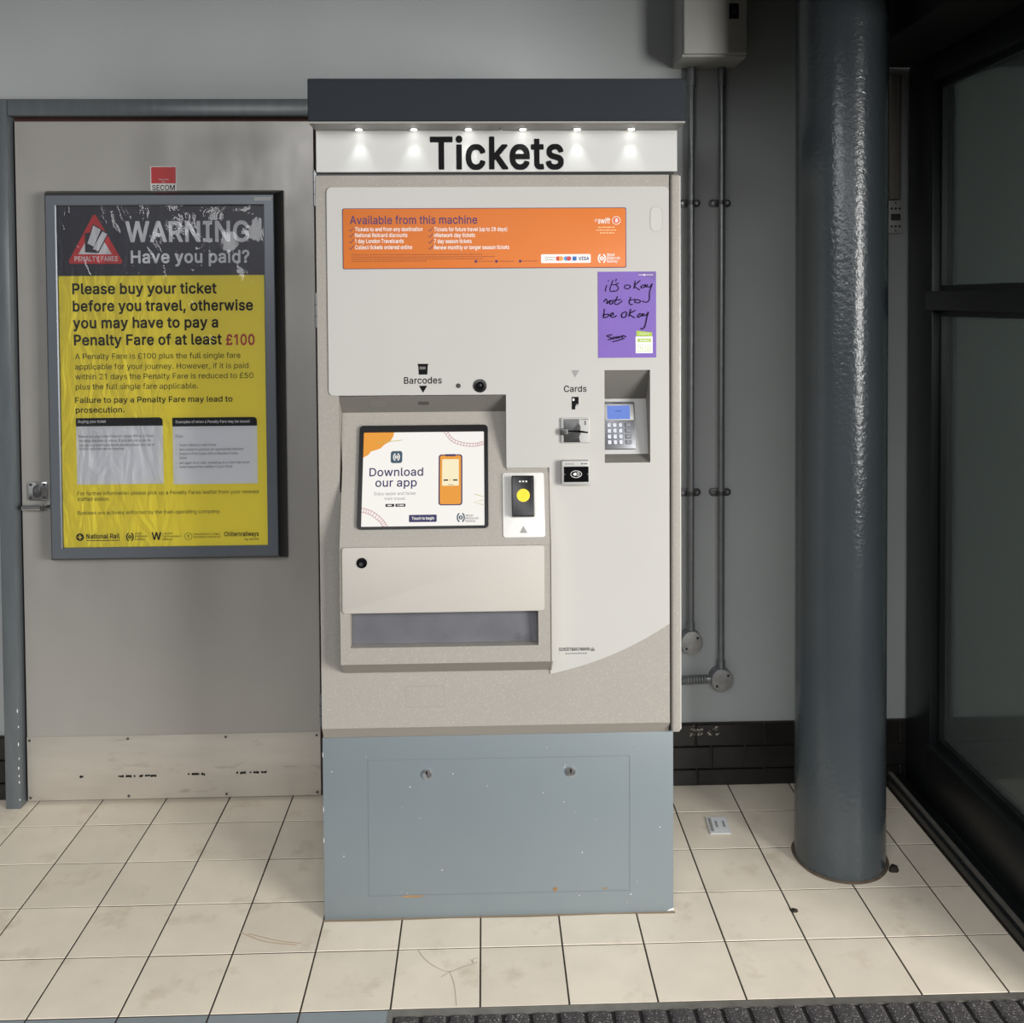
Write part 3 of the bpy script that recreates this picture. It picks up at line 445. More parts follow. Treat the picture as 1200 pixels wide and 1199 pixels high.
GLYPHS[1].update({
    'A': (493, '12,-11 5,-4 8,14 189,512 197,520 280,520 288,512 471,14 474,-4 467,-11 391,-11 383,-3 337,131 143,131 97,-3 89,-11|171,210 308,210 258,352 240,413 238,413 205,312 203,300'),
    'B': (469, '56,-11 49,-4 49,513 56,520 251,520 291,516 334,502 355,488 384,459 393,445 405,412 408,396 409,354 402,324 387,299 366,278 347,266 359,262 377,250 407,219 419,197 426,172 429,127 426,101 418,74 403,50 377,23 345,5 317,-5 262,-11|136,68 266,69 298,75 315,83 330,95 337,107 343,125 344,145 341,160 331,181 326,189 312,202 293,212 271,218 250,220 136,220|136,296 250,297 276,303 294,312 309,325 317,337 323,355 324,383 317,406 299,426 287,432 258,440 136,441'),
    'C': (523, '117,36 86,68 71,88 61,106 44,147 33,193 29,234 29,274 32,308 44,362 61,402 86,441 126,481 156,501 192,516 235,525 279,527 304,525 328,520 372,505 414,476 443,447 466,411 471,399 481,370 484,344 477,337 404,337 397,344 389,373 373,399 359,414 352,417 347,423 318,436 285,444 262,445 238,442 204,431 172,411 164,403 145,378 129,345 120,313 114,263 115,230 122,186 128,166 145,130 162,108 187,87 221,71 251,65 288,65 321,74 347,86 352,92 359,95 378,117 389,136 396,162 404,171 477,171 484,164 481,139 466,98 443,62 409,29 372,4 328,-12 279,-18 235,-17 211,-13 164,3 145,14'),
    'D': (515, '56,-11 49,-4 49,513 56,520 235,520 287,515 309,510 334,501 358,489 390,466 418,437 432,418 455,372 468,321 473,265 468,189 454,137 432,92 417,72 376,33 346,15 305,-1 277,-7 238,-11|136,68 239,69 272,75 298,83 315,92 337,108 349,120 369,154 381,190 386,221 388,259 385,301 381,320 369,356 349,389 332,407 300,426 263,437 243,440 136,441'),
    'E': (432, '56,-11 49,-4 49,513 56,520 376,520 383,513 383,448 376,441 136,441 136,297 359,297 366,290 366,225 359,218 136,218 136,68 379,68 386,61 386,-4 379,-11'),
    'F': (423, '56,-11 49,-4 49,513 56,520 373,520 380,513 380,448 373,441 136,441 136,289 350,289 357,282 357,217 350,210 136,210 136,-4 129,-11'),
    'G': (533, '116,36 85,68 57,113 40,160 30,215 29,274 34,321 49,377 59,400 71,420 85,441 124,481 144,495 167,507 209,521 254,527 302,525 345,515 397,489 438,451 464,414 473,396 482,369 485,345 478,338 404,338 396,346 386,374 365,405 341,424 303,440 271,445 248,444 203,431 176,414 161,400 145,378 129,345 120,313 114,263 115,230 121,191 128,166 145,131 156,115 187,87 219,72 252,65 270,64 310,69 342,82 363,97 377,113 392,140 401,170 402,188 279,188 272,195 272,260 279,267 482,267 489,260 488,168 485,146 476,117 462,86 441,57 400,19 380,7 345,-8 315,-15 284,-18 251,-18 211,-13 180,-3 144,14'),
    'H': (530, '56,-11 49,-4 49,513 56,520 129,520 136,513 136,300 381,300 381,513 388,520 461,520 468,513 468,-4 461,-11 388,-11 381,-4 381,221 136,221 136,-4 129,-11'),
    'I': (313, '27,-11 20,-4 20,61 27,68 107,68 107,441 27,441 20,448 20,513 27,520 273,520 280,513 280,448 273,441 194,441 194,68 273,68 280,61 280,-4 273,-11'),
    'L': (406, '56,-11 49,-4 49,513 56,520 129,520 136,513 136,68 365,68 372,61 372,-4 365,-11'),
    'M': (641, '56,-11 49,-4 49,513 56,520 156,520 164,512 290,188 315,111 342,195 464,512 472,520 572,520 579,513 579,-4 572,-11 500,-11 493,-4 494,363 468,288 358,7 354,-3 346,-11 282,-11 274,-3 144,325 132,361 133,-4 126,-11'),
    'N': (536, '56,-11 49,-4 49,513 56,520 140,520 149,511 371,161 389,128 388,513 395,520 467,520 474,513 474,-4 467,-11 383,-11 374,-2 133,383 136,309 136,-4 129,-11'),
    'O': (546, '117,36 86,68 71,88 57,114 40,160 30,215 29,274 34,321 48,374 71,420 94,450 126,481 145,495 178,511 211,521 256,527 300,525 348,514 389,495 417,473 448,441 476,396 494,345 503,293 503,215 493,160 474,108 448,68 408,28 368,2 323,-13 284,-18 234,-17 211,-13 164,3 145,14|162,108 187,87 218,72 251,65 283,65 315,72 346,87 369,105 388,130 404,163 416,207 419,250 416,301 404,346 388,379 369,404 346,422 329,431 284,444 250,444 227,439 204,431 187,422 165,404 156,394 136,361 125,333 118,302 114,263 115,229 122,185 129,163 136,147'),
    'P': (458, '56,-11 49,-4 49,513 56,520 250,520 300,513 337,498 361,482 392,449 408,420 417,389 420,358 418,315 413,290 401,260 378,230 352,205 321,188 300,181 246,175 136,175 136,-4 129,-11|136,253 233,253 267,257 284,262 308,277 317,287 326,306 332,327 333,346 332,369 328,383 323,397 314,412 294,428 260,439 235,441 136,441'),
    'R': (462, '56,-11 49,-4 49,513 56,520 251,520 301,513 338,500 362,484 388,458 409,422 415,404 420,377 420,327 414,296 403,270 393,253 363,222 338,206 331,204 331,201 437,9 439,-4 432,-11 349,-11 337,4 240,187 136,187 136,-4 129,-11|136,266 237,266 262,268 293,277 308,286 320,298 325,307 334,342 334,363 331,379 324,400 318,410 295,429 268,438 247,441 136,441'),
    'S': (460, '84,22 53,55 37,85 27,129 27,141 34,148 108,148 115,141 117,127 125,104 140,86 155,76 180,66 222,60 248,62 272,67 287,73 312,88 329,112 335,140 330,162 323,173 293,194 258,207 157,235 113,255 86,274 63,298 53,313 45,333 41,358 41,385 49,425 64,453 91,482 117,501 158,518 191,525 237,527 272,524 319,510 336,501 358,485 390,451 403,427 408,409 412,374 405,367 333,367 326,374 324,390 318,405 313,413 299,426 269,441 241,447 223,448 190,444 172,438 148,424 135,408 128,391 128,363 136,343 164,323 221,302 315,276 364,249 391,223 407,201 414,182 419,158 417,107 406,74 388,46 358,17 314,-6 274,-17 213,-20 160,-14 125,-3 107,6'),
    'T': (462, '189,-11 182,-4 182,441 28,441 21,448 21,513 28,520 421,520 428,513 428,448 421,441 268,441 268,-4 261,-11'),
    'U': (530, '120,23 84,59 77,70 61,101 52,132 49,159 49,513 56,520 128,520 135,513 135,177 140,143 149,122 167,95 192,78 213,69 229,65 274,63 305,69 339,86 361,108 377,144 382,175 382,513 389,520 461,520 468,513 468,159 465,132 460,112 440,69 427,52 401,26 370,5 330,-11 289,-18 243,-19 191,-12 153,2'),
    'V': (493, '200,-11 192,-3 189,5 7,498 5,513 12,520 88,520 96,512 217,171 242,93 273,195 383,512 391,520 467,520 474,513 471,495 290,-3 282,-11'),
    'W': (699, '151,-11 142,1 5,503 5,513 12,520 86,520 94,511 181,174 194,116 207,180 294,511 302,520 384,520 391,513 395,500 481,170 493,116 503,168 591,511 599,520 674,520 681,513 681,503 541,-4 534,-11 451,-11 444,-4 342,375 333,331 242,-2 234,-11'),
    'Y': (485, '199,-11 192,-4 192,205 8,499 5,504 5,513 12,520 95,520 104,511 201,350 210,339 237,290 269,349 368,511 377,520 459,520 466,513 466,504 279,205 279,-4 272,-11'),
    'a': (402, '62,12 44,30 30,50 21,79 19,96 21,138 32,166 64,199 85,211 124,223 184,233 246,240 262,246 264,266 257,292 247,305 221,317 195,320 169,317 145,308 124,293 116,282 112,271 104,263 94,263 39,279 30,287 30,296 42,322 50,333 83,365 118,383 139,390 162,394 218,395 254,388 282,377 299,365 323,341 338,314 346,281 348,263 348,-4 341,-11 273,-11 266,-4 265,24 248,6 220,-10 195,-17 152,-20 113,-15 98,-10 78,0|112,77 126,66 147,59 170,56 204,61 234,75 247,88 258,107 263,122 265,171 250,167 169,156 140,149 123,141 110,131 103,111 105,90'),
    'b': (437, '49,-11 42,-4 42,513 49,520 118,520 125,513 125,349 153,376 168,385 197,394 239,395 271,392 299,382 327,365 362,330 382,296 394,260 398,241 401,200 398,136 382,81 362,47 332,16 301,-5 255,-18 209,-19 186,-15 175,-11 148,5 123,31 123,-4 116,-11|155,85 175,69 189,63 209,58 240,60 266,70 282,82 293,96 305,120 313,146 317,174 317,205 313,232 300,270 286,291 277,300 263,309 244,316 229,318 196,316 164,301 153,290 140,270 127,228 124,206 124,173 128,144 136,118'),
    'c': (409, '90,22 65,48 54,63 43,84 31,117 24,157 23,203 27,240 37,278 54,313 71,335 97,360 126,379 149,388 180,394 198,395 246,393 280,383 310,367 352,325 367,299 373,282 373,273 364,265 309,251 299,251 291,259 284,279 275,292 267,300 245,312 214,319 193,318 172,313 155,304 138,289 119,255 108,206 109,160 119,120 134,92 148,77 170,64 208,57 227,59 252,67 263,73 277,86 287,102 292,120 300,128 310,128 367,113 374,106 374,96 363,68 346,43 311,10 283,-6 266,-12 236,-18 180,-18 151,-12 112,5'),
    'd': (437, '89,20 68,41 52,63 37,95 26,137 23,177 26,240 35,276 45,300 63,330 93,361 116,377 153,392 213,395 228,394 246,389 274,374 300,347 300,513 307,520 376,520 383,513 383,-4 376,-11 309,-11 302,-4 301,32 277,6 248,-12 216,-19 170,-18 153,-15 123,-5 106,5|142,83 158,70 171,64 192,59 216,58 239,64 260,76 277,95 284,108 294,134 299,159 301,185 299,219 289,260 277,283 265,297 248,308 228,316 205,319 171,313 158,307 138,291 119,258 109,218 107,193 109,160 114,136 124,109 131,96'),
    'e': (417, '90,22 65,48 54,63 43,84 31,116 24,157 23,203 30,253 43,293 53,312 76,341 95,360 128,380 160,391 178,394 226,395 255,390 294,375 320,355 348,326 366,292 374,269 381,232 382,165 375,158 109,158 109,148 120,111 135,88 154,72 176,63 200,58 221,57 235,59 263,69 284,87 294,108 302,116 312,116 369,102 376,95 376,86 367,63 354,43 314,7 288,-7 256,-16 235,-19 205,-19 164,-15 130,-4 112,5|109,232 296,233 286,268 275,287 260,303 248,310 228,317 205,319 170,313 157,307 140,295 132,287 117,261'),
    'f': (267, '77,-11 70,-4 70,316 2,316 -5,323 -5,383 2,390 70,390 70,450 76,475 91,499 107,515 121,525 150,537 179,541 233,537 247,532 254,525 254,515 238,464 231,457 222,457 218,460 203,463 172,459 163,454 157,444 153,427 153,390 232,390 239,383 239,323 232,316 153,316 153,-4 146,-11'),
    'g': (438, '74,-118 56,-100 44,-83 40,-74 40,-65 51,-55 96,-30 105,-30 136,-65 161,-79 184,-85 209,-86 238,-83 265,-73 279,-64 290,-50 297,-33 300,-11 300,39 280,19 266,9 248,1 216,-6 169,-5 135,3 108,16 88,30 63,55 45,83 34,112 30,125 23,175 26,242 36,280 53,315 63,330 107,372 133,385 154,392 213,395 228,394 246,389 279,371 301,347 302,383 309,390 376,390 383,383 383,-35 380,-52 369,-82 355,-103 335,-123 310,-140 296,-147 265,-156 232,-161 195,-162 150,-157 129,-151 102,-139|139,94 148,87 180,73 204,70 229,73 249,79 266,90 277,102 287,120 297,149 301,176 301,208 297,236 284,273 270,293 251,308 223,317 204,319 180,316 148,301 127,275 114,244 109,220 107,189 109,164 116,135 125,114'),
    'h': (423, '49,-11 42,-4 42,513 49,520 118,520 125,513 125,352 150,375 181,389 204,395 250,395 278,389 298,381 311,373 340,345 353,324 362,299 368,253 368,-4 361,-11 292,-11 285,-4 285,239 281,266 270,291 257,304 233,315 200,318 175,312 155,301 137,280 128,256 125,239 125,-4 118,-11'),
    'i': (180, '49,-11 42,-4 42,383 49,390 118,390 125,383 125,-4 118,-11|54,439 38,455 31,470 31,497 37,510 54,527 70,534 98,534 114,527 133,507 137,495 137,472 133,460 112,438 96,432 71,432'),
    'j': (180, '-14,-154 -21,-147 -21,-83 -14,-76 15,-74 30,-67 35,-60 41,-40 42,383 49,390 118,390 125,383 125,-40 123,-62 114,-93 103,-111 73,-138 37,-152|52,441 34,460 30,471 30,496 34,507 50,524 69,534 90,535 102,533 117,524 130,510 136,497 137,476 135,466 129,455 108,436 96,432 71,432 59,436'),
    'k': (394, '49,-11 42,-4 42,513 49,520 118,520 125,513 125,232 280,390 364,390 371,383 371,374 239,241 216,215 383,5 383,-4 376,-11 290,-11 279,0 152,162 125,137 125,-4 118,-11'),
    'l': (202, '78,1 55,25 49,36 42,62 42,513 49,520 118,520 125,513 126,81 132,66 141,63 174,65 181,58 192,9 192,-1 185,-8 176,-11 129,-13 103,-10'),
    'm': (623, '49,-11 42,-4 42,383 49,390 116,390 123,383 124,352 142,371 158,383 178,392 202,397 241,396 267,389 281,381 308,355 319,338 351,371 378,387 419,397 456,397 476,393 502,383 519,371 545,344 553,331 562,308 568,267 568,-4 561,-11 492,-11 485,-4 484,267 477,290 468,303 448,314 430,319 397,317 377,309 358,290 350,271 346,246 346,-4 339,-11 270,-11 263,-4 263,260 261,275 256,290 246,303 226,314 210,319 181,317 153,305 142,294 131,275 125,248 125,-4 118,-11'),
    'n': (423, '49,-11 42,-4 42,383 49,390 116,390 123,383 123,350 141,368 160,381 204,395 250,395 263,393 298,381 311,373 338,346 352,326 363,294 368,253 368,-4 361,-11 292,-11 285,-4 285,239 281,266 270,291 257,304 233,315 200,318 175,312 155,301 137,280 128,256 125,239 125,-4 118,-11'),
    'o': (428, '90,22 65,48 54,63 43,84 31,117 24,157 23,203 27,240 37,278 54,313 71,335 97,360 126,379 149,388 193,395 235,394 270,387 304,371 319,360 344,335 361,313 378,278 389,239 392,199 389,137 378,98 361,63 344,41 319,16 304,5 270,-10 235,-18 193,-19 151,-12 112,5|136,89 148,77 170,64 195,58 220,58 242,63 257,70 277,86 291,108 304,146 308,173 308,202 304,229 291,268 273,294 257,306 245,312 227,317 206,319 181,316 158,306 148,299 131,279 115,243 109,215 107,184 109,160 118,123'),
    'p': (437, '49,-154 42,-147 42,383 49,390 116,390 123,383 123,346 153,376 168,385 197,394 239,395 263,393 299,382 327,365 362,330 382,296 394,260 398,241 401,200 399,147 394,117 382,81 362,47 332,16 301,-5 267,-16 209,-19 186,-15 151,3 125,30 125,-147 118,-154|155,85 175,69 189,63 209,58 240,60 266,70 282,82 293,96 305,120 313,146 317,174 317,205 313,232 300,270 286,291 277,300 263,309 244,316 229,318 196,316 164,301 153,290 140,270 127,228 124,206 124,173 128,144 136,118'),
    'q': (437, '89,20 68,41 52,63 35,101 25,147 23,201 26,240 37,282 45,300 63,330 93,361 107,372 126,382 153,392 213,395 228,394 246,389 274,374 297,352 301,345 302,383 309,390 376,390 383,383 383,-147 376,-154 307,-154 300,-147 300,29 266,-2 248,-12 216,-19 170,-18 146,-13 119,-3 106,5|142,83 158,70 171,64 192,59 216,58 239,64 260,76 277,95 284,108 294,134 299,159 301,185 299,219 289,260 277,283 265,297 248,308 228,316 205,319 171,313 158,307 138,291 119,258 109,218 107,193 109,160 114,136 124,109 131,96'),
    'r': (272, '49,-11 42,-4 42,383 49,390 116,390 123,383 124,356 140,373 158,385 181,393 215,396 247,395 254,388 254,318 247,311 206,315 188,313 166,306 144,290 134,276 128,261 125,246 125,-4 118,-11'),
    's': (378, '74,10 43,42 31,66 25,88 25,98 32,105 88,118 98,118 106,110 113,87 127,71 150,61 182,56 217,61 241,73 249,80 253,88 256,97 256,110 248,127 229,138 128,163 109,170 78,187 56,209 42,233 36,262 39,305 47,326 54,337 80,363 98,375 117,384 150,393 163,395 222,394 244,389 270,378 288,366 310,344 322,326 335,295 335,286 328,279 274,266 264,266 256,274 254,283 242,302 231,311 211,319 178,321 154,316 134,306 122,290 120,272 125,258 134,249 165,236 251,216 285,202 300,192 326,166 337,144 342,118 340,80 330,53 319,37 297,15 278,2 263,-6 222,-17 207,-19 159,-19 132,-15 107,-8'),
    't': (240, '91,7 71,27 59,51 55,68 54,316 2,316 -5,323 -5,383 2,390 54,390 54,475 61,482 130,482 137,475 137,390 208,390 215,383 215,323 208,316 137,316 137,90 142,72 149,65 163,61 206,65 213,58 224,8 224,-2 215,-10 198,-14 155,-15 127,-11 112,-6'),
    'u': (423, '89,15 73,31 59,52 51,70 43,103 42,383 49,390 118,390 125,383 125,143 128,115 134,99 150,77 163,69 177,64 201,61 228,65 246,73 259,82 267,91 276,107 283,130 285,141 285,383 292,390 361,390 368,383 368,-4 361,-11 294,-11 287,-4 287,30 262,6 247,-3 220,-13 191,-16 147,-14 122,-6 105,3'),
    'v': (402, '159,-11 149,2 10,363 6,374 6,383 13,390 88,390 96,382 183,142 195,103 212,158 293,382 301,390 375,390 382,383 380,368 238,-3 230,-11'),
    'w': (580, '134,-11 127,-4 124,4 12,373 12,383 19,390 91,390 98,383 165,143 169,120 239,378 248,390 320,390 327,383 373,220 397,122 469,383 476,390 549,390 556,383 556,373 444,7 440,-4 433,-11 364,-11 357,-4 296,208 284,260 282,259 259,166 210,-4 203,-11'),
    'x': (392, '17,-11 10,-4 10,5 141,194 18,374 18,383 25,390 104,390 113,381 154,315 166,300 191,256 208,289 269,381 278,390 356,390 363,383 363,374 238,191 367,8 369,-4 362,-11 283,-11 274,-2 188,131 173,101 104,-2 95,-11'),
    'y': (402, '43,-150 36,-143 36,-133 50,-82 57,-75 70,-75 87,-79 103,-78 120,-69 131,-53 141,-31 150,-4 150,2 8,368 6,383 13,390 88,390 96,382 183,142 195,103 216,169 293,382 301,390 375,390 382,383 380,368 211,-73 200,-95 190,-109 164,-135 153,-143 139,-149 118,-155 100,-156 73,-156'),
    '0': (466, '125,13 90,48 78,66 59,105 45,153 39,198 37,268 40,324 50,376 66,420 90,460 118,489 142,507 179,522 201,525 236,527 274,522 311,507 328,495 356,468 384,426 403,376 413,323 416,268 413,185 403,132 387,88 363,48 328,13 294,-7 255,-17 198,-17 160,-7|164,87 177,76 204,63 239,61 255,65 276,76 291,90 309,120 320,150 331,205 333,246 331,302 324,344 308,391 291,419 276,433 249,446 230,449 204,446 187,439 166,424 145,391 129,344 121,287 122,205 126,180 139,131 148,112'),
    '1': (413, '208,-11 201,-4 201,419 91,344 82,344 75,351 75,429 88,441 200,520 280,520 287,513 287,-4 280,-11'),
    '2': (466, '60,-11 53,-4 53,52 245,255 271,285 291,312 301,332 309,363 309,380 305,399 297,416 288,426 261,442 222,449 203,447 184,441 161,426 155,419 142,392 138,372 138,358 131,351 62,351 55,358 55,386 61,415 67,431 84,461 106,484 129,502 169,520 200,526 235,527 266,524 309,509 337,490 357,470 372,450 383,428 389,409 392,381 392,354 386,323 367,283 324,225 176,68 393,68 400,61 400,-4 393,-11'),
    '3': (466, '83,28 59,52 39,91 33,136 40,143 113,143 120,136 123,118 132,98 143,85 163,72 187,64 207,61 230,61 259,67 278,75 290,82 304,96 314,117 318,135 318,154 310,184 301,199 289,212 272,223 257,229 225,235 153,237 146,244 146,304 267,441 66,441 59,448 59,513 66,520 376,520 383,513 383,456 246,301 279,298 311,288 329,279 349,264 372,241 382,227 397,195 404,157 403,121 397,93 390,75 372,48 342,19 312,0 263,-15 208,-18 159,-12 111,7 99,14'),
    '4': (466, '36,94 29,101 29,163 233,509 243,520 315,520 322,513 321,502 127,174 271,174 271,322 278,329 347,329 354,322 354,174 417,174 424,167 424,101 417,94 354,94 354,-4 347,-11 278,-11 271,-4 271,94'),
    '5': (466, '101,23 72,55 57,83 52,98 49,118 49,134 56,141 126,141 134,132 139,110 144,99 160,81 178,70 193,65 212,61 231,61 250,65 269,73 288,87 303,107 311,126 315,139 317,162 312,196 303,218 292,234 281,245 251,261 240,264 212,266 189,263 156,252 133,235 67,241 63,242 56,249 85,513 92,520 370,520 377,513 377,448 370,441 161,441 148,324 179,338 201,343 220,345 262,343 299,332 321,320 337,308 364,281 382,254 390,236 399,204 402,172 401,137 394,103 385,80 360,43 339,22 314,4 296,-5 265,-14 234,-18 180,-15 137,-1'),
    '6': (466, '117,18 93,42 73,69 65,87 55,123 53,136 53,184 58,212 72,252 93,293 111,322 239,511 248,520 326,520 333,513 333,504 207,322 219,325 261,324 276,322 307,313 321,306 342,291 365,268 381,245 388,230 398,191 400,167 399,132 393,102 387,85 370,53 336,18 315,3 281,-11 239,-18 201,-17 171,-11 154,-5|159,89 168,80 188,68 226,59 246,62 264,68 276,74 294,90 304,106 312,125 316,146 316,169 312,190 301,214 284,235 264,246 246,252 217,254 186,246 164,231 144,201 136,170 136,148 143,118'),
    '7': (466, '93,-11 86,-4 86,5 306,441 58,441 51,448 51,513 58,520 395,520 402,513 402,444 177,-3 169,-11'),
    '8': (466, '96,22 63,57 55,70 44,98 41,126 41,154 48,186 61,213 69,225 96,252 113,264 120,266 119,269 108,275 82,303 67,330 63,343 59,368 59,392 71,440 85,463 115,493 141,509 161,517 186,524 236,527 267,524 302,513 337,493 366,464 381,440 392,402 393,368 385,330 364,295 344,275 333,269 332,266 347,259 382,226 393,211 403,189 410,166 412,123 402,79 398,70 380,45 351,17 320,-1 271,-15 215,-18 176,-14 133,-1|140,94 166,73 191,64 228,60 250,62 280,70 300,82 312,94 321,112 325,130 325,145 317,175 308,190 298,200 280,212 259,220 238,224 215,224 193,220 174,213 154,200 144,190 135,175 129,157 127,134 130,116|161,326 167,320 189,307 214,301 250,303 263,307 279,316 296,333 304,350 308,368 308,384 305,398 297,417 280,434 249,446 226,449 206,447 172,434 162,425 151,409 144,384 144,368 147,353 151,342'),
    '9': (466, '126,-11 119,-4 119,5 244,186 233,184 194,184 146,196 119,211 90,238 80,250 65,278 53,327 53,377 59,407 74,441 93,468 123,496 151,512 184,523 213,527 251,526 281,520 298,514 329,496 363,463 379,439 387,422 398,382 400,338 394,296 384,265 371,237 342,187 213,-2 204,-11|161,281 177,268 196,259 225,254 261,261 276,268 294,284 312,318 316,339 316,362 309,392 298,414 284,429 272,437 247,447 217,449 196,444 177,435 159,419 150,406 142,387 138,373 136,350 138,329 143,313 149,298'),
    '.': (201, '58,-2 43,15 39,28 39,54 45,70 64,89 80,97 110,97 127,89 147,67 151,55 151,27 148,17 142,8 121,-11 109,-15 82,-15 70,-11'),
    ',': (201, '34,-130 27,-123 27,-112 57,75 64,82 141,82 148,75 148,65 95,-123 88,-130'),
    ':': (201, '58,-2 43,15 39,28 39,54 45,70 64,89 80,97 110,97 127,89 147,67 151,55 151,27 148,17 142,8 121,-11 109,-15 82,-15 70,-11|64,268 43,291 39,303 39,330 43,342 61,362 76,371 87,373 115,371 130,362 141,351 150,336 152,324 150,297 141,282 127,268 115,262 109,260 82,260'),
    '?': (371, '130,-5 117,8 109,22 107,49 112,67 138,93 150,97 177,97 189,93 213,71 220,54 220,29 213,11 195,-7 177,-15 150,-15 138,-11|128,141 121,148 121,186 124,212 130,235 144,261 161,278 186,298 215,315 236,337 245,355 249,370 250,393 247,407 236,427 225,437 194,449 163,449 142,443 125,432 111,413 106,398 103,374 96,367 23,367 16,374 20,417 29,441 38,457 68,491 85,503 113,517 154,526 187,527 217,524 246,516 281,496 309,468 317,456 323,444 333,410 335,373 332,345 317,306 303,288 280,265 220,221 208,195 205,148 198,141'),
    '(': (286, '173,-107 163,-96 132,-37 113,10 93,75 86,109 79,168 78,222 80,261 89,328 105,397 136,487 157,529 165,542 173,550 240,550 247,543 247,534 226,491 209,446 188,380 174,320 164,248 162,202 168,134 180,78 200,16 224,-44 247,-91 247,-100 240,-107'),
    ')': (286, '33,-107 26,-100 26,-91 39,-67 74,18 94,80 108,154 111,200 109,248 105,281 92,353 79,403 63,451 43,500 26,534 26,543 33,550 101,550 109,542 117,529 146,466 167,401 179,354 188,306 195,238 194,168 187,108 181,78 166,27 139,-40 112,-94 101,-107'),
    '&': (461, '72,24 43,57 31,81 25,104 23,143 25,164 34,190 42,204 56,222 80,246 119,276 117,281 94,308 77,337 67,366 64,409 73,450 86,473 109,496 129,510 153,519 178,524 222,524 247,519 269,511 293,494 313,474 326,452 335,414 333,378 327,359 318,341 300,318 269,288 236,265 236,263 324,155 331,171 336,195 338,228 345,235 412,235 419,228 417,181 412,152 404,128 381,86 449,5 449,-4 442,-11 360,-11 327,27 304,9 267,-7 232,-16 187,-18 153,-15 120,-6 91,9|129,80 155,64 174,59 195,57 215,59 248,70 269,82 276,89 174,212 169,215 145,197 127,180 115,161 109,143 108,123 111,110 120,90|184,326 221,352 236,366 245,380 250,395 251,404 245,428 235,440 219,447 200,450 189,449 165,439 154,424 149,411 148,393 153,373 164,352'),
    '*': (466, '110,261 100,272 79,308 78,319 86,327 160,364 160,366 86,403 78,411 79,422 100,459 110,470 119,470 194,422 190,513 197,520 254,520 261,513 258,422 332,470 341,470 349,462 373,420 373,411 365,403 292,366 292,364 365,327 373,319 372,308 351,272 341,261 332,261 258,309 261,219 254,212 197,212 190,219 194,309 119,261'),
    '#': (453, '60,-11 53,-4 53,7 73,129 6,129 -1,136 -1,147 7,193 15,203 86,203 102,305 36,305 29,312 29,323 38,372 45,379 114,379 135,510 143,520 202,520 209,513 209,502 189,379 293,379 315,513 322,520 381,520 388,513 388,502 368,379 433,379 440,372 440,361 433,315 425,305 355,305 339,203 404,203 411,196 411,185 402,136 395,129 326,128 306,-1 298,-11 238,-11 231,-4 231,7 252,129 148,129 126,-4 119,-11|160,203 264,203 281,305 176,305'),
    '£': (438, '33,-11 26,-4 26,61 33,68 46,68 60,72 74,84 79,98 82,137 79,218 33,218 26,225 26,284 33,291 77,291 74,384 79,411 92,446 109,470 138,497 151,506 184,520 214,526 248,527 286,522 315,510 339,495 373,459 387,434 396,407 398,381 391,374 387,373 324,366 316,375 310,402 293,429 276,440 252,447 238,448 214,445 189,435 178,426 170,416 164,403 158,380 159,291 315,291 322,284 322,225 315,218 161,218 164,110 162,97 157,86 151,75 144,68 310,69 317,73 319,82 319,111 326,118 392,118 399,111 399,87 398,67 389,35 381,23 362,4 350,-3 323,-10'),
})
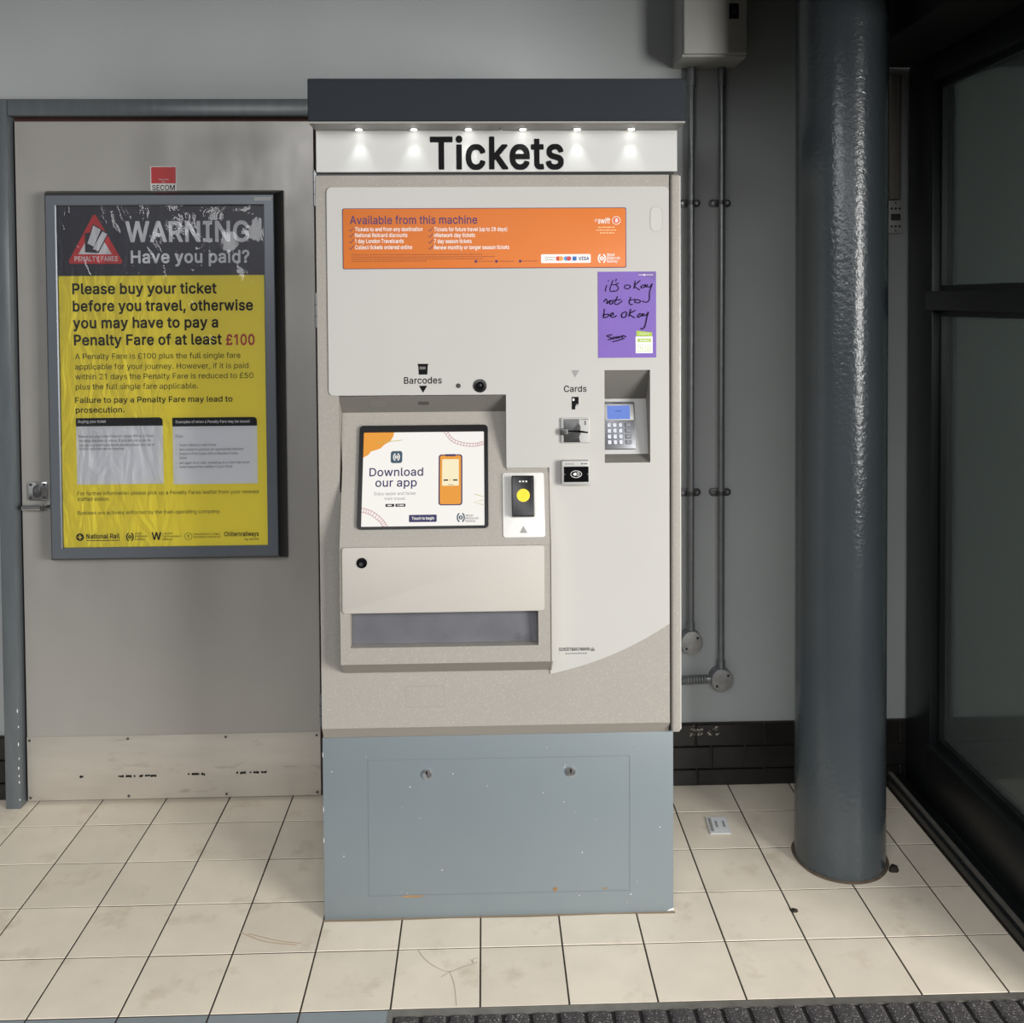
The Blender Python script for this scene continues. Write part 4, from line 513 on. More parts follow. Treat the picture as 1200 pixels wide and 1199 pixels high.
GLYPHS[2].update({
    'A': (504, '7,-20 -4,-9 -4,10 180,517 192,529 285,529 297,517 311,479 480,19 483,10 483,-9 472,-20 386,-20 374,-8 329,122 151,122 106,-8 94,-20|185,219 295,219 249,347 239,381 214,307 212,295'),
    'C': (534, '112,27 77,63 58,90 39,130 24,188 20,229 21,298 31,354 39,379 52,407 77,446 121,490 151,510 187,525 230,534 284,536 309,534 333,529 377,514 419,485 456,446 475,416 485,391 493,360 493,339 482,328 399,328 388,339 380,368 364,394 354,405 336,417 313,427 268,436 243,433 209,422 173,398 154,373 138,340 129,308 123,258 124,235 131,191 137,171 154,135 176,109 192,96 223,81 256,74 272,73 290,75 316,83 342,95 347,101 354,104 361,111 378,137 388,169 399,180 482,180 493,169 493,149 490,134 475,93 452,57 419,24 377,-5 333,-21 284,-27 245,-27 206,-22 159,-6 140,5'),
    'F': (434, '51,-20 40,-9 40,518 51,529 378,529 389,518 389,443 378,432 145,432 145,298 355,298 366,287 366,212 355,201 145,201 145,-9 134,-20'),
    'G': (544, '111,27 76,63 48,108 31,155 21,210 20,279 25,326 40,382 50,405 62,425 76,446 119,490 139,504 162,516 204,530 249,536 307,534 350,524 402,498 447,456 476,414 492,370 494,340 483,329 399,329 387,341 378,367 362,393 341,412 323,422 294,432 266,436 242,433 208,422 188,410 170,395 154,373 138,340 129,308 123,258 124,235 130,196 137,171 154,136 165,120 192,96 224,81 257,74 276,74 305,78 337,91 362,111 370,121 383,145 392,179 274,179 263,190 263,265 274,276 487,276 498,265 497,163 494,141 485,112 471,81 450,52 405,10 385,-2 350,-17 320,-24 289,-27 246,-27 206,-22 175,-12 139,5'),
    'H': (541, '51,-20 40,-9 40,518 51,529 134,529 145,518 145,309 372,309 372,518 383,529 466,529 477,518 477,-9 466,-20 383,-20 372,-9 372,212 145,212 145,-9 134,-20'),
    'I': (324, '22,-20 11,-9 11,66 22,77 98,77 98,432 22,432 11,443 11,518 22,529 278,529 289,518 289,443 278,432 203,432 203,77 278,77 289,66 289,-9 278,-20'),
    'N': (547, '51,-20 40,-9 40,518 51,529 145,529 158,516 379,167 379,518 390,529 472,529 483,518 483,-9 472,-20 378,-20 365,-7 143,346 145,314 145,-9 134,-20'),
    'P': (469, '51,-20 40,-9 40,518 51,529 255,529 305,522 342,507 366,491 401,454 417,425 426,394 429,363 427,310 422,285 410,255 401,241 364,202 357,196 326,179 305,172 281,168 251,166 145,166 145,-9 134,-20|145,262 228,262 262,266 279,271 303,286 308,292 318,314 323,332 324,351 323,364 316,387 305,407 287,420 255,430 230,432 145,432'),
    'R': (473, '51,-20 40,-9 40,518 51,529 256,529 306,522 343,509 367,493 402,457 421,419 429,382 429,322 423,291 412,265 397,242 368,213 347,201 345,197 446,14 448,10 448,-9 437,-20 344,-20 328,-1 233,178 145,178 145,-9 134,-20|145,275 232,275 257,277 288,286 303,295 316,312 325,347 321,378 309,405 290,420 263,429 242,432 145,432'),
    'S': (471, '79,13 44,50 28,80 19,115 18,146 29,157 113,157 124,146 132,113 145,95 160,85 179,77 215,70 243,71 267,76 298,91 309,100 319,115 325,142 321,157 314,168 288,185 253,198 173,219 130,235 91,257 60,286 43,310 33,342 32,390 40,430 55,458 86,491 112,510 153,527 186,534 242,536 277,533 324,519 341,510 363,494 392,465 405,446 414,426 421,390 421,369 410,358 328,358 317,369 315,385 311,396 300,412 272,429 236,438 215,438 195,435 177,429 157,418 144,403 140,394 136,381 137,368 145,348 169,332 226,311 320,285 369,258 400,228 416,206 423,187 428,163 427,109 425,97 415,69 397,41 363,8 319,-15 279,-26 240,-29 170,-26 120,-12 102,-3'),
    'T': (473, '184,-20 173,-9 173,432 23,432 12,443 12,518 23,529 426,529 437,518 437,443 426,432 277,432 277,-9 266,-20'),
    'V': (504, '195,-20 183,-8 180,0 -2,493 -4,499 -4,518 7,529 93,529 105,517 242,127 264,200 374,517 386,529 472,529 483,518 483,499 299,-8 287,-20'),
    'W': (710, '146,-20 135,-9 133,-4 -4,498 -4,518 7,529 91,529 102,518 194,163 198,185 286,518 297,529 389,529 401,516 493,163 499,193 583,518 594,529 679,529 690,518 690,498 550,-9 539,-20 446,-20 435,-9 343,333 250,-9 239,-20'),
    'a': (413, '57,3 35,25 23,42 13,69 10,91 11,135 13,147 23,171 59,208 85,222 119,232 179,242 237,248 254,254 255,261 248,287 240,297 222,306 201,310 174,308 150,299 130,284 121,266 109,254 89,254 37,269 32,271 21,282 21,301 33,327 41,338 78,374 113,392 134,399 157,403 223,404 259,397 287,386 304,374 332,346 344,326 352,303 357,268 357,-9 346,-20 268,-20 257,-9 256,1 242,-11 206,-25 173,-29 147,-29 108,-24 93,-19 73,-9|121,82 131,75 152,68 178,66 208,73 229,84 238,93 249,112 255,133 256,159 174,147 145,140 128,132 119,126 112,106 115,92'),
    'b': (448, '44,-20 33,-9 33,518 44,529 123,529 134,518 134,372 145,383 161,393 192,403 244,404 276,401 297,394 323,381 371,335 391,301 407,246 410,205 407,131 391,76 371,42 337,7 306,-14 260,-27 204,-28 172,-21 143,-4 132,7 132,-9 121,-20|164,90 180,78 194,72 210,68 239,70 261,79 277,91 296,125 304,151 308,179 308,200 304,227 292,263 277,286 262,298 251,303 224,309 207,308 192,304 169,292 162,285 146,258 136,223 133,201 133,178 137,149 145,123'),
    'c': (420, '85,13 56,43 40,67 22,112 15,152 14,208 18,245 28,283 45,318 62,340 92,369 121,388 144,397 175,403 243,403 280,394 315,376 356,337 365,324 376,304 382,287 382,268 369,256 314,242 294,242 282,254 275,274 266,287 244,301 216,309 198,309 177,304 163,297 147,284 128,250 118,210 118,165 128,125 143,97 153,86 175,73 200,67 214,67 247,76 258,82 268,91 278,107 283,125 295,137 315,137 370,123 383,111 383,91 372,63 355,38 316,1 288,-15 271,-21 241,-27 193,-28 157,-24 137,-18 107,-4'),
    'd': (448, '84,11 59,36 43,58 28,90 17,132 14,172 16,236 26,281 36,305 54,335 88,370 111,386 148,401 181,404 233,403 263,393 279,383 291,372 291,518 302,529 381,529 392,518 392,-9 381,-20 304,-20 293,-9 292,8 271,-11 244,-24 221,-28 165,-27 148,-24 118,-14 101,-4|151,88 169,76 190,69 215,68 234,73 255,85 268,100 283,133 291,174 290,214 284,243 280,255 263,285 245,298 226,306 209,309 191,308 163,298 147,286 128,253 118,213 118,165 123,141 133,114 140,101'),
    'e': (428, '85,13 56,43 40,67 22,111 15,152 14,208 21,258 34,298 44,317 67,346 90,369 123,389 155,400 173,403 231,404 260,399 299,384 325,364 357,331 375,297 383,274 390,237 391,160 380,149 120,149 120,145 130,114 149,88 159,81 178,73 205,67 230,68 260,79 275,92 285,113 297,125 317,125 372,112 385,100 385,81 376,58 363,38 326,3 293,-16 261,-25 240,-28 200,-28 159,-24 125,-13 107,-4|122,241 283,241 283,246 278,261 269,277 255,294 243,301 223,308 201,309 170,302 145,286 130,264'),
    'f': (278, '72,-20 61,-9 61,307 -3,307 -14,318 -14,388 -3,399 61,399 61,455 69,485 82,504 102,524 116,534 145,546 174,550 201,550 238,546 252,541 263,530 263,510 247,459 236,448 217,448 203,453 177,450 166,439 162,422 162,399 237,399 248,388 248,318 237,307 162,307 162,-9 151,-20'),
    'g': (449, '69,-127 47,-105 31,-79 31,-60 46,-46 91,-21 110,-21 128,-39 141,-56 166,-70 189,-76 233,-74 262,-63 274,-55 281,-45 287,-32 290,-18 291,16 271,0 244,-11 221,-15 155,-13 130,-6 103,7 83,21 54,50 36,78 25,107 21,120 14,170 17,247 27,285 44,320 54,335 102,381 128,394 149,401 181,404 233,403 254,397 272,388 284,380 292,371 293,388 304,399 381,399 392,388 392,-40 389,-57 378,-87 364,-108 340,-132 315,-149 301,-156 270,-165 237,-170 190,-171 145,-166 124,-160 97,-148|146,102 153,96 181,83 200,80 224,82 244,88 256,95 268,107 278,125 288,154 292,181 292,203 288,231 275,268 261,288 246,299 218,308 200,309 185,307 153,292 136,270 125,245 120,225 117,206 117,179 125,140 134,119'),
    'h': (434, '44,-20 33,-9 33,518 44,529 123,529 134,518 134,375 157,391 189,402 199,404 255,404 268,402 303,390 316,382 349,350 362,329 371,304 377,258 377,-9 366,-20 287,-20 276,-9 276,234 272,261 261,286 252,295 228,306 200,308 180,303 160,292 146,275 137,251 134,234 134,-9 123,-20'),
    'i': (191, '44,-20 33,-9 33,388 44,399 123,399 134,388 134,-9 123,-20|49,430 29,450 22,465 21,495 23,506 28,515 49,536 65,543 96,544 107,542 119,536 142,512 146,500 146,467 142,455 117,429 101,423 66,423'),
    'k': (405, '44,-20 33,-9 33,518 44,529 123,529 134,518 134,255 275,399 369,399 380,388 380,369 229,215 392,10 392,-9 381,-20 285,-20 270,-5 151,147 134,131 134,-9 123,-20'),
    'l': (213, '73,-8 46,20 40,31 33,57 33,518 44,529 123,529 134,518 135,86 140,74 146,72 179,74 190,63 201,14 201,-6 188,-18 159,-22 103,-20'),
    'm': (634, '44,-20 33,-9 33,388 44,399 121,399 132,388 133,375 153,392 179,403 197,406 246,405 272,398 286,390 321,355 351,384 378,398 414,406 461,406 481,402 507,392 524,380 554,349 562,336 571,313 577,272 577,-9 566,-20 487,-20 476,-9 475,262 471,278 461,295 443,305 425,310 402,308 382,300 372,292 365,282 358,262 355,241 355,-9 344,-20 265,-20 254,-9 254,255 252,270 248,283 241,294 221,305 205,310 182,307 158,296 141,273 137,257 134,243 134,-9 123,-20'),
    'n': (434, '44,-20 33,-9 33,388 44,399 121,399 132,388 133,373 142,382 155,390 185,401 199,404 255,404 283,398 303,390 316,382 347,351 359,334 367,317 372,299 377,258 377,-9 366,-20 287,-20 276,-9 276,234 272,261 261,286 252,295 228,306 200,308 180,303 160,292 146,275 137,251 134,234 134,-9 123,-20'),
    'o': (439, '85,13 56,43 40,67 22,112 15,152 14,208 18,245 28,283 45,318 62,340 92,369 121,388 144,397 188,404 240,403 275,396 309,380 324,369 353,340 370,318 387,283 398,244 401,204 398,132 387,93 370,58 353,36 324,7 309,-4 275,-19 253,-25 226,-28 188,-28 157,-24 137,-18 107,-4|145,94 160,81 175,73 200,67 215,67 237,72 252,79 268,91 283,115 295,151 299,178 299,197 295,224 283,261 268,284 252,297 240,303 212,309 193,308 177,304 163,297 147,284 128,250 118,210 117,174 128,125'),
    'p': (448, '44,-163 33,-152 33,388 44,399 121,399 132,388 133,370 145,383 161,393 192,403 244,404 268,402 304,391 332,374 371,335 391,301 403,265 408,235 410,172 407,131 391,76 371,42 337,7 308,-13 276,-24 241,-28 204,-28 181,-24 146,-6 134,5 134,-152 123,-163|164,90 180,78 194,72 210,68 239,70 261,79 277,91 296,125 304,151 308,179 308,200 304,227 292,263 277,286 262,298 251,303 224,309 207,308 192,304 169,292 162,285 146,258 136,223 133,201 133,178 137,149 145,123'),
    'r': (283, '44,-20 33,-9 33,388 44,399 121,399 132,388 133,379 153,394 176,402 210,405 252,404 263,393 263,313 252,302 200,305 171,297 159,290 150,281 143,271 137,256 134,241 134,-9 123,-20'),
    's': (389, '69,1 34,37 22,61 16,83 16,103 27,114 83,127 103,127 115,115 121,94 132,80 155,70 175,66 203,68 226,76 241,87 247,105 240,120 224,129 123,154 104,161 73,178 47,204 33,228 27,257 29,304 38,331 45,342 75,372 93,384 112,393 145,402 158,404 227,403 249,398 275,387 293,375 319,349 332,329 344,300 344,281 333,270 279,257 259,257 247,269 241,286 232,298 209,309 191,312 165,309 139,297 132,287 129,277 136,260 164,247 256,225 292,210 305,201 335,171 346,149 351,123 350,81 339,48 328,32 302,6 283,-7 268,-15 227,-26 212,-28 154,-28 127,-24 102,-17'),
    't': (251, '86,-2 62,22 50,46 46,63 45,307 -3,307 -14,318 -14,388 -3,399 45,399 45,480 56,491 135,491 146,480 146,399 213,399 224,388 224,318 213,307 146,307 146,95 151,77 154,74 168,70 190,74 211,74 222,63 233,13 233,-7 222,-18 203,-23 150,-24 122,-20 107,-15'),
    'u': (434, '84,6 64,26 50,47 42,65 34,98 33,388 44,399 123,399 134,388 134,148 137,120 143,104 155,86 168,78 182,73 207,71 228,76 254,91 268,114 274,135 276,146 276,388 287,399 366,399 377,388 377,-9 366,-20 289,-20 278,-9 277,7 267,-3 254,-11 225,-22 196,-25 166,-25 142,-23 117,-15 100,-6'),
    'v': (413, '154,-20 142,-8 41,254 -3,369 -3,388 8,399 93,399 105,387 195,138 284,387 296,399 380,399 391,388 391,369 247,-8 235,-20'),
    'w': (591, '129,-20 118,-9 115,-1 3,368 3,388 14,399 96,399 107,388 169,162 171,163 186,225 230,383 232,388 243,399 325,399 336,388 382,225 396,163 398,163 460,388 471,399 554,399 565,388 565,368 453,2 449,-9 438,-20 359,-20 348,-9 284,219 282,219 268,161 219,-9 208,-20'),
    'y': (413, '38,-159 27,-148 27,-128 41,-77 52,-66 98,-69 115,-60 132,-26 140,-1 -1,363 -3,369 -3,388 8,399 93,399 105,387 194,138 196,138 207,174 284,387 296,399 380,399 391,388 391,369 389,363 220,-78 209,-100 199,-114 169,-144 158,-152 144,-158 123,-164 105,-165 68,-165'),
    '0': (477, '120,4 81,43 69,61 50,100 36,148 30,193 28,273 31,329 41,381 57,425 81,465 113,498 137,516 174,531 214,536 241,536 279,531 319,514 341,497 365,473 393,431 412,381 422,328 425,273 422,180 412,127 396,83 372,43 333,4 299,-16 260,-26 193,-26 155,-16|171,95 192,79 219,70 244,72 271,85 282,95 300,125 311,155 319,190 324,251 322,297 315,339 305,372 292,399 277,419 257,432 234,439 219,439 203,435 182,424 171,414 157,392 148,372 137,334 130,282 131,210 135,185 148,136'),
    '1': (424, '203,-20 192,-9 192,400 96,335 77,335 66,346 66,434 83,450 195,529 285,529 296,518 296,-9 285,-20'),
    ',': (212, '29,-139 18,-128 18,-107 48,80 59,91 146,91 157,80 157,60 104,-128 93,-139'),
    '?': (382, '125,-14 108,3 100,17 98,54 103,72 125,96 133,102 145,106 182,106 194,102 222,76 229,59 229,24 222,6 200,-16 182,-24 145,-24 133,-20|123,132 112,143 112,191 115,217 121,240 135,266 156,287 181,307 210,324 227,342 239,369 241,388 238,402 228,420 220,428 189,440 168,440 147,434 131,423 120,408 115,393 112,369 101,358 18,358 7,369 7,391 11,422 23,452 43,480 68,504 108,526 125,531 160,536 214,534 248,526 286,505 318,473 326,461 332,449 342,415 344,368 341,340 326,301 312,283 285,256 229,216 217,190 214,143 203,132'),
    '£': (449, '28,-20 17,-9 17,66 28,77 41,77 59,83 67,93 73,130 71,194 70,209 28,209 17,220 17,289 28,300 67,300 65,389 70,416 83,451 100,475 133,506 146,515 179,529 209,535 253,536 291,531 320,519 344,504 382,464 396,439 405,412 407,376 396,365 392,364 341,357 319,357 308,368 301,397 288,419 271,431 247,438 223,437 194,426 183,416 171,393 167,375 168,300 320,300 331,289 331,220 320,209 171,209 173,105 171,92 164,77 305,78 308,79 310,87 310,116 321,127 397,127 408,116 407,62 398,30 390,18 367,-5 355,-12 328,-19'),
})
CAPH = 509.0
_GC = {}
def glyph(c, bold):
    """Vertices and faces of one character in one of the three weights."""
    if (c, bold) in _GC: return _GC[c, bold]
    grown = [[Vector((float(q.split(',')[0]), float(q.split(',')[1]))) for q in l.split()] for l in GLYPHS[bold][c][1].split('|')]
    def sarea(p): return sum(p[i - 1].x * p[i].y - p[i].x * p[i - 1].y for i in range(len(p))) / 2
    def inside(q, p):
        r = False
        for i in range(len(p)):
            a, b = p[i - 1], p[i]
            if (a.y > q.y) != (b.y > q.y) and q.x < (b.x - a.x) * (q.y - a.y) / (b.y - a.y) + a.x: r = not r
        return r
    def crosses(a, b, p):
        for i in range(len(p)):
            c, d = p[i - 1], p[i]
            if min((c - a).length, (c - b).length, (d - a).length, (d - b).length) < 1e-6: continue
            o1 = (b - a).cross(c - a) * (b - a).cross(d - a); o2 = (d - c).cross(a - c) * (d - c).cross(b - c)
            if o1 < 0 and o2 < 0: return True
        return False
    V, FC = [], []
    for o in [g for g in grown if sarea(g) < 0]:
        ring_ = list(o)
        holes = sorted([g for g in grown if sarea(g) > 0 and inside(g[0], o)], key=lambda g: min(q.x for q in g))
        for hl in holes:                                    # cut each counter open to the outline: one simple face per stroke shape
            best = None
            for i, p in enumerate(ring_):
                for j, q in enumerate(hl):
                    d = (p - q).length
                    if (best is None or d < best[0]) and not crosses(p, q, ring_) and not any(crosses(p, q, g) for g in holes): best = (d, i, j)
            if best is None: continue
            _, i, j = best
            ring_ = ring_[:i + 1] + hl[j:] + hl[:j + 1] + ring_[i:]
        n = len(V)
        V += [(p.x, p.y) for p in ring_]
        FC.append(tuple(range(n, n + len(ring_))))
    _GC[c, bold] = (V, FC)
    return V, FC

def glyph_mesh(s, bold, res=2, shear=0.0):
    V, FC, x = [], [], 0.0
    bold = 0 if bold < .008 else 1 if bold < .0165 else 2
    for c in s:
        w = bold if c in GLYPHS[bold] else 1
        if c == ' ': x += SPACE; continue
        v, f = glyph(c, w); n = len(V)
        V += [Vector((x + q[0] + shear * q[1], q[1])) for q in v]
        FC += [tuple(n + i for i in t) for t in f]
        x += GLYPHS[w][c][0]
    return V, FC

def text(name, F, s, x0, x1, y, cap, h, m, parent, bold=0.0, res=2, shear=0.0):
    V, FC = glyph_mesh(s, bold, res, shear)
    a, b = min(v.x for v in V), max(v.x for v in V)
    kx = (x1 - x0) / (b - a); ky = cap / CAPH
    V = [F(x0 + (v.x - a) * kx, y + v.y * ky, h) for v in V]
    return flat(name, V, FC, m, parent)

def tube(name, pts, r, m, parent, n=16, corrug=None):
    bm = bmesh.new(); rings = []
    P = [Vector(p) for p in pts]
    for i, p in enumerate(P):
        d = (P[min(i + 1, len(P) - 1)] - P[max(i - 1, 0)]).normalized()
        a = d.cross(Vector((0, 1, 0)) if abs(d.y) < 0.9 else Vector((1, 0, 0))).normalized(); b = d.cross(a)
        rr = r * (1 + (corrug * (i % 2) if corrug else 0))
        rings.append([bm.verts.new(p + (a * math.cos(2 * math.pi * k / n) + b * math.sin(2 * math.pi * k / n)) * rr) for k in range(n)])
    for i in range(len(rings) - 1):
        for k in range(n): bm.faces.new((rings[i][k], rings[i][(k + 1) % n], rings[i + 1][(k + 1) % n], rings[i + 1][k]))
    bm.faces.new(rings[0][::-1]); bm.faces.new(rings[-1])
    return build(name, bm, m, parent)

def ring(name, F, x0, y0, x1, y1, profile, m, parent):
    """A mitred rectangular frame; profile = [(outward offset, height)]."""
    bm = bmesh.new(); rows = []
    for off, h in profile:
        rows.append([bm.verts.new(F(x, y, h)) for x, y in rect(x0 - off, y0 - off, x1 + off, y1 + off)])
    for i in range(len(rows) - 1):
        for k in range(4): bm.faces.new((rows[i][k], rows[i][(k + 1) % 4], rows[i + 1][(k + 1) % 4], rows[i + 1][k]))
    return build(name, bm, m, parent, 25)

def empty(name, loc=(0, 0, 0)):
    o = bpy.data.objects.new(name, None); C.objects.link(o); o.location = loc; o.empty_display_size = 0.1
    return o
def tag(o, label=None, cat=None, group=None, kind=None):
    if label: o['label'] = label
    if cat: o['category'] = cat
    if group: o['group'] = group
    if kind: o['kind'] = kind
    return o

# ---------------------------------------------------------------- printed text: (words, left, right, baseline, cap height) in metres
POSTER_WHITE=[
    ('WARNING',-1.0937,-0.7176,1.7644,0.0598),
    ('Have you paid?',-1.0794,-0.7185,1.6992,0.0364),
    ('PENALTY FARES',-1.2488,-1.1185,1.7049,0.0148),
]
POSTER_HEAD=[
    ('Please buy your ticket',-1.2578,-0.8204,1.6051,0.0312),
    ('before you travel, otherwise',-1.2575,-0.7102,1.5524,0.0313),
    ('you may have to pay a',-1.2578,-0.8170,1.5006,0.0313),
    ('Penalty Fare of at least',-1.2559,-0.8066,1.4482,0.0313),
]
POSTER_RED=[
    ('£100',-0.7936,-0.7064,1.4459,0.0315),
]
POSTER_BODY=[
    ('A Penalty Fare is £100 plus the full single fare',-1.2534,-0.7505,1.4053,0.0168),
    ('applicable for your journey. However, if it is paid',-1.2539,-0.7265,1.3737,0.0167),
    ('within 21 days the Penalty Fare is reduced to £50',-1.2538,-0.7118,1.3430,0.0167),
    ('plus the full single fare applicable.',-1.2531,-0.8815,1.3122,0.0168),
    ('For further information please pick up a Penalty Fares leaflet from your nearest',-1.2540,-0.6990,0.9859,0.0111),
    ('staffed station.',-1.2544,-1.1554,0.9684,0.0111),
    ('Byelaws are actively enforced by the train operating company.',-1.2551,-0.8183,0.9259,0.0111),
]
POSTER_BOLD=[
    ('Failure to pay a Penalty Fare may lead to',-1.2551,-0.7767,1.2711,0.0167),
    ('prosecution.',-1.2544,-1.1063,1.2407,0.0167),
    ('National Rail',-1.2294,-1.1281,0.8514,0.0142),
    ('W',-1.0302,-1.0008,0.8454,0.0225),
    ('Chilternrailways',-0.8083,-0.7024,0.8533,0.0132),
]
POSTER_TINY=[
    ('Please buy your ticket from the Ticket Office, a Ticket',-1.2463,-1.0176,1.1637,0.0076),
    ('Vending Machine or online. If you are using pay as',-1.2466,-1.0282,1.1503,0.0076),
    ('you go or a smartcard ticket please ensure you tap in',-1.2468,-1.0181,1.1368,0.0077),
    ('to start your journey as required.',-1.2470,-1.1085,1.1256,0.0076),
    ('If you:',-0.9527,-0.9293,1.1616,0.0076),
    ('travel without a valid ticket',-0.9406,-0.8284,1.1342,0.0076),
    ('are unable to produce an appropriate Railcard',-0.9408,-0.7452,1.1205,0.0077),
    ('travel in First Class with a Standard Class',-0.9411,-0.7623,1.1074,0.0077),
    ('ticket',-0.9413,-0.9192,1.0943,0.0076),
    ('are aged 16 or over, travelling on a child rate ticket',-0.9415,-0.7272,1.0790,0.0077),
    ('travel beyond the validity of your ticket',-0.9417,-0.7796,1.0667,0.0076),
    ('West',-1.0814,-1.0616,0.8626,0.0067),
    ('Midlands',-1.0816,-1.0436,0.8538,0.0066),
    ('Railway',-1.0817,-1.0502,0.8446,0.0066),
    ('London',-0.9966,-0.9666,0.8614,0.0066),
    ('Northwestern',-0.9967,-0.9399,0.8525,0.0066),
    ('Railway',-0.9969,-0.9656,0.8434,0.0066),
    ('TRAFNIDIAETH CYMRU',-0.9028,-0.8219,0.8577,0.0058),
    ('TRANSPORT FOR WALES',-0.9029,-0.8194,0.8489,0.0059),
    ('by arriva',-0.7455,-0.7025,0.8401,0.0079),
]
POSTER_TINY_WHITE=[
    ('Buying your ticket',-1.2473,-1.1635,1.2094,0.0082),
    ('Examples of when a Penalty Fare may be issued',-0.9507,-0.7254,1.2056,0.0081),
]
ORANGE_WHITE=[
    ('Tickets to and from any destination',-0.3167,-0.1506,1.7496,0.0096),
    ('National Railcard discounts',-0.3168,-0.1880,1.7351,0.0096),
    ('1 day London Travelcards',-0.3170,-0.1972,1.7205,0.0097),
    ('Collect tickets ordered online',-0.3171,-0.1763,1.7052,0.0097),
    ('Tickets for future travel (up to 28 days)',-0.1218,0.0590,1.7487,0.0097),
    ('nNetwork day tickets',-0.1219,-0.0206,1.7343,0.0097),
    ('7 day season tickets',-0.1220,-0.0292,1.7195,0.0097),
    ('Renew monthly or longer season tickets',-0.1222,0.0638,1.7041,0.0097),
    ('swift',0.2848,0.3153,1.7664,0.0137),
    ('West',0.3065,0.3267,1.6854,0.0068),
    ('Midlands',0.3064,0.3399,1.6773,0.0068),
    ('Railway',0.3064,0.3341,1.6693,0.0068),
]
NOTE_INK = [
    [(0.3065, 1.6133), (0.3028, 1.5995), (0.305, 1.5984)],
    [(0.3117, 1.6247), (0.31, 1.6222)],
    [(0.3221, 1.6255), (0.3146, 1.6026), (0.3188, 1.5966), (0.3252, 1.5993)],
    [(0.3307, 1.6291), (0.3292, 1.6216)],
    [(0.337, 1.6177), (0.3296, 1.6142), (0.3359, 1.6067), (0.3316, 1.5993), (0.322, 1.5972)],
    [(0.3172, 1.6132), (0.3291, 1.6146)],
    [(0.3616, 1.6129), (0.353, 1.6119), (0.352, 1.6055), (0.3594, 1.6034), (0.3659, 1.6086), (0.3616, 1.6129)],
    [(0.3776, 1.6235), (0.3744, 1.6033)],
    [(0.3905, 1.6244), (0.3765, 1.6107), (0.3893, 1.6)],
    [(0.4011, 1.6137), (0.3926, 1.6095), (0.3936, 1.6053), (0.4011, 1.6084), (0.4033, 1.6137), (0.4054, 1.6063)],
    [(0.4086, 1.6148), (0.4086, 1.6084), (0.415, 1.6083), (0.4204, 1.6158), (0.4139, 1.5956), (0.4128, 1.5764), (0.4064, 1.5701), (0.3978, 1.5712), (0.3946, 1.5734)],
    [(0.2985, 1.5708), (0.3038, 1.5782), (0.307, 1.575), (0.307, 1.5665), (0.3123, 1.5728), (0.3155, 1.5749)],
    [(0.317, 1.5749), (0.3134, 1.5664), (0.3198, 1.5664), (0.3219, 1.5728), (0.317, 1.5749)],
    [(0.3337, 1.5855), (0.3262, 1.5674), (0.3337, 1.5652), (0.3454, 1.5737)],
    [(0.323, 1.5749), (0.3422, 1.5769)],
    [(0.3668, 1.5831), (0.3625, 1.5704), (0.3657, 1.564), (0.3711, 1.565)],
    [(0.3636, 1.5746), (0.3775, 1.5777)],
    [(0.3807, 1.5766), (0.3764, 1.5703), (0.3871, 1.5685), (0.3903, 1.5734), (0.3807, 1.5766)],
    [(0.3005, 1.5538), (0.299, 1.5378), (0.2983, 1.5321), (0.309, 1.5346), (0.3101, 1.5409), (0.2962, 1.5378)],
    [(0.3133, 1.5367), (0.3229, 1.5398), (0.3208, 1.5441), (0.3154, 1.5398), (0.3175, 1.5334), (0.325, 1.5334), (0.3314, 1.537)],
    [(0.3528, 1.546), (0.3438, 1.5407), (0.3453, 1.5322), (0.3539, 1.5342), (0.356, 1.5427), (0.3528, 1.546)],
    [(0.3667, 1.5529), (0.3613, 1.5342)],
    [(0.3785, 1.55), (0.3635, 1.5406), (0.3763, 1.5309)],
    [(0.3913, 1.5425), (0.3838, 1.5362), (0.3859, 1.5319), (0.3934, 1.5382), (0.3956, 1.5414), (0.3956, 1.5339)],
    [(0.3999, 1.5424), (0.3998, 1.536), (0.4073, 1.5392), (0.4106, 1.5456), (0.4062, 1.5296), (0.4019, 1.5104), (0.3955, 1.503), (0.3901, 1.5052)],
    [(0.3195, 1.4893), (0.3067, 1.4866), (0.3184, 1.4802), (0.3088, 1.476)],
    [(0.3248, 1.4844), (0.3195, 1.4791), (0.3269, 1.4801), (0.3291, 1.4843), (0.3312, 1.4801), (0.3355, 1.4854), (0.3366, 1.4811), (0.3419, 1.4853), (0.3451, 1.4821), (0.3462, 1.4874), (0.3548, 1.4835)],
    [(0.3194, 1.4716), (0.3333, 1.4747), (0.3505, 1.4806)],
]

# ================================================================ THE SETTING
WALLY = 3.10
wall = box('wall_back', -3.2, 3.2, WALLY, 3.25, -0.1, 2.9, WALL); tag(wall, 'light grey painted station wall behind the ticket machine', kind='structure')
wl = box('wall_left', -3.35, -3.2, 0.2, 3.25, -0.1, 2.9, WALL); tag(wl, 'light grey side wall', kind='structure')
ce = box('ceiling', -3.35, 3.2, -0.8, 3.25, 2.9, 3.0, CEIL); tag(ce, 'plain grey ceiling', kind='structure')
bh = box('trim_1', 1.16, 3.2, 1.9, WALLY, 2.315, 2.9, BLACKPAINT); tag(bh, 'black bulkhead above the glazed partition', kind='structure')


shade_box = box('shade_slab', 0.12, 3.2, -0.6, 1.9, 2.33, 2.9, BLACKPAINT); tag(shade_box, 'added black slab out of view that shades the right wall', kind='structure')  # unseen slab, added to keep the high sky light off the right wall

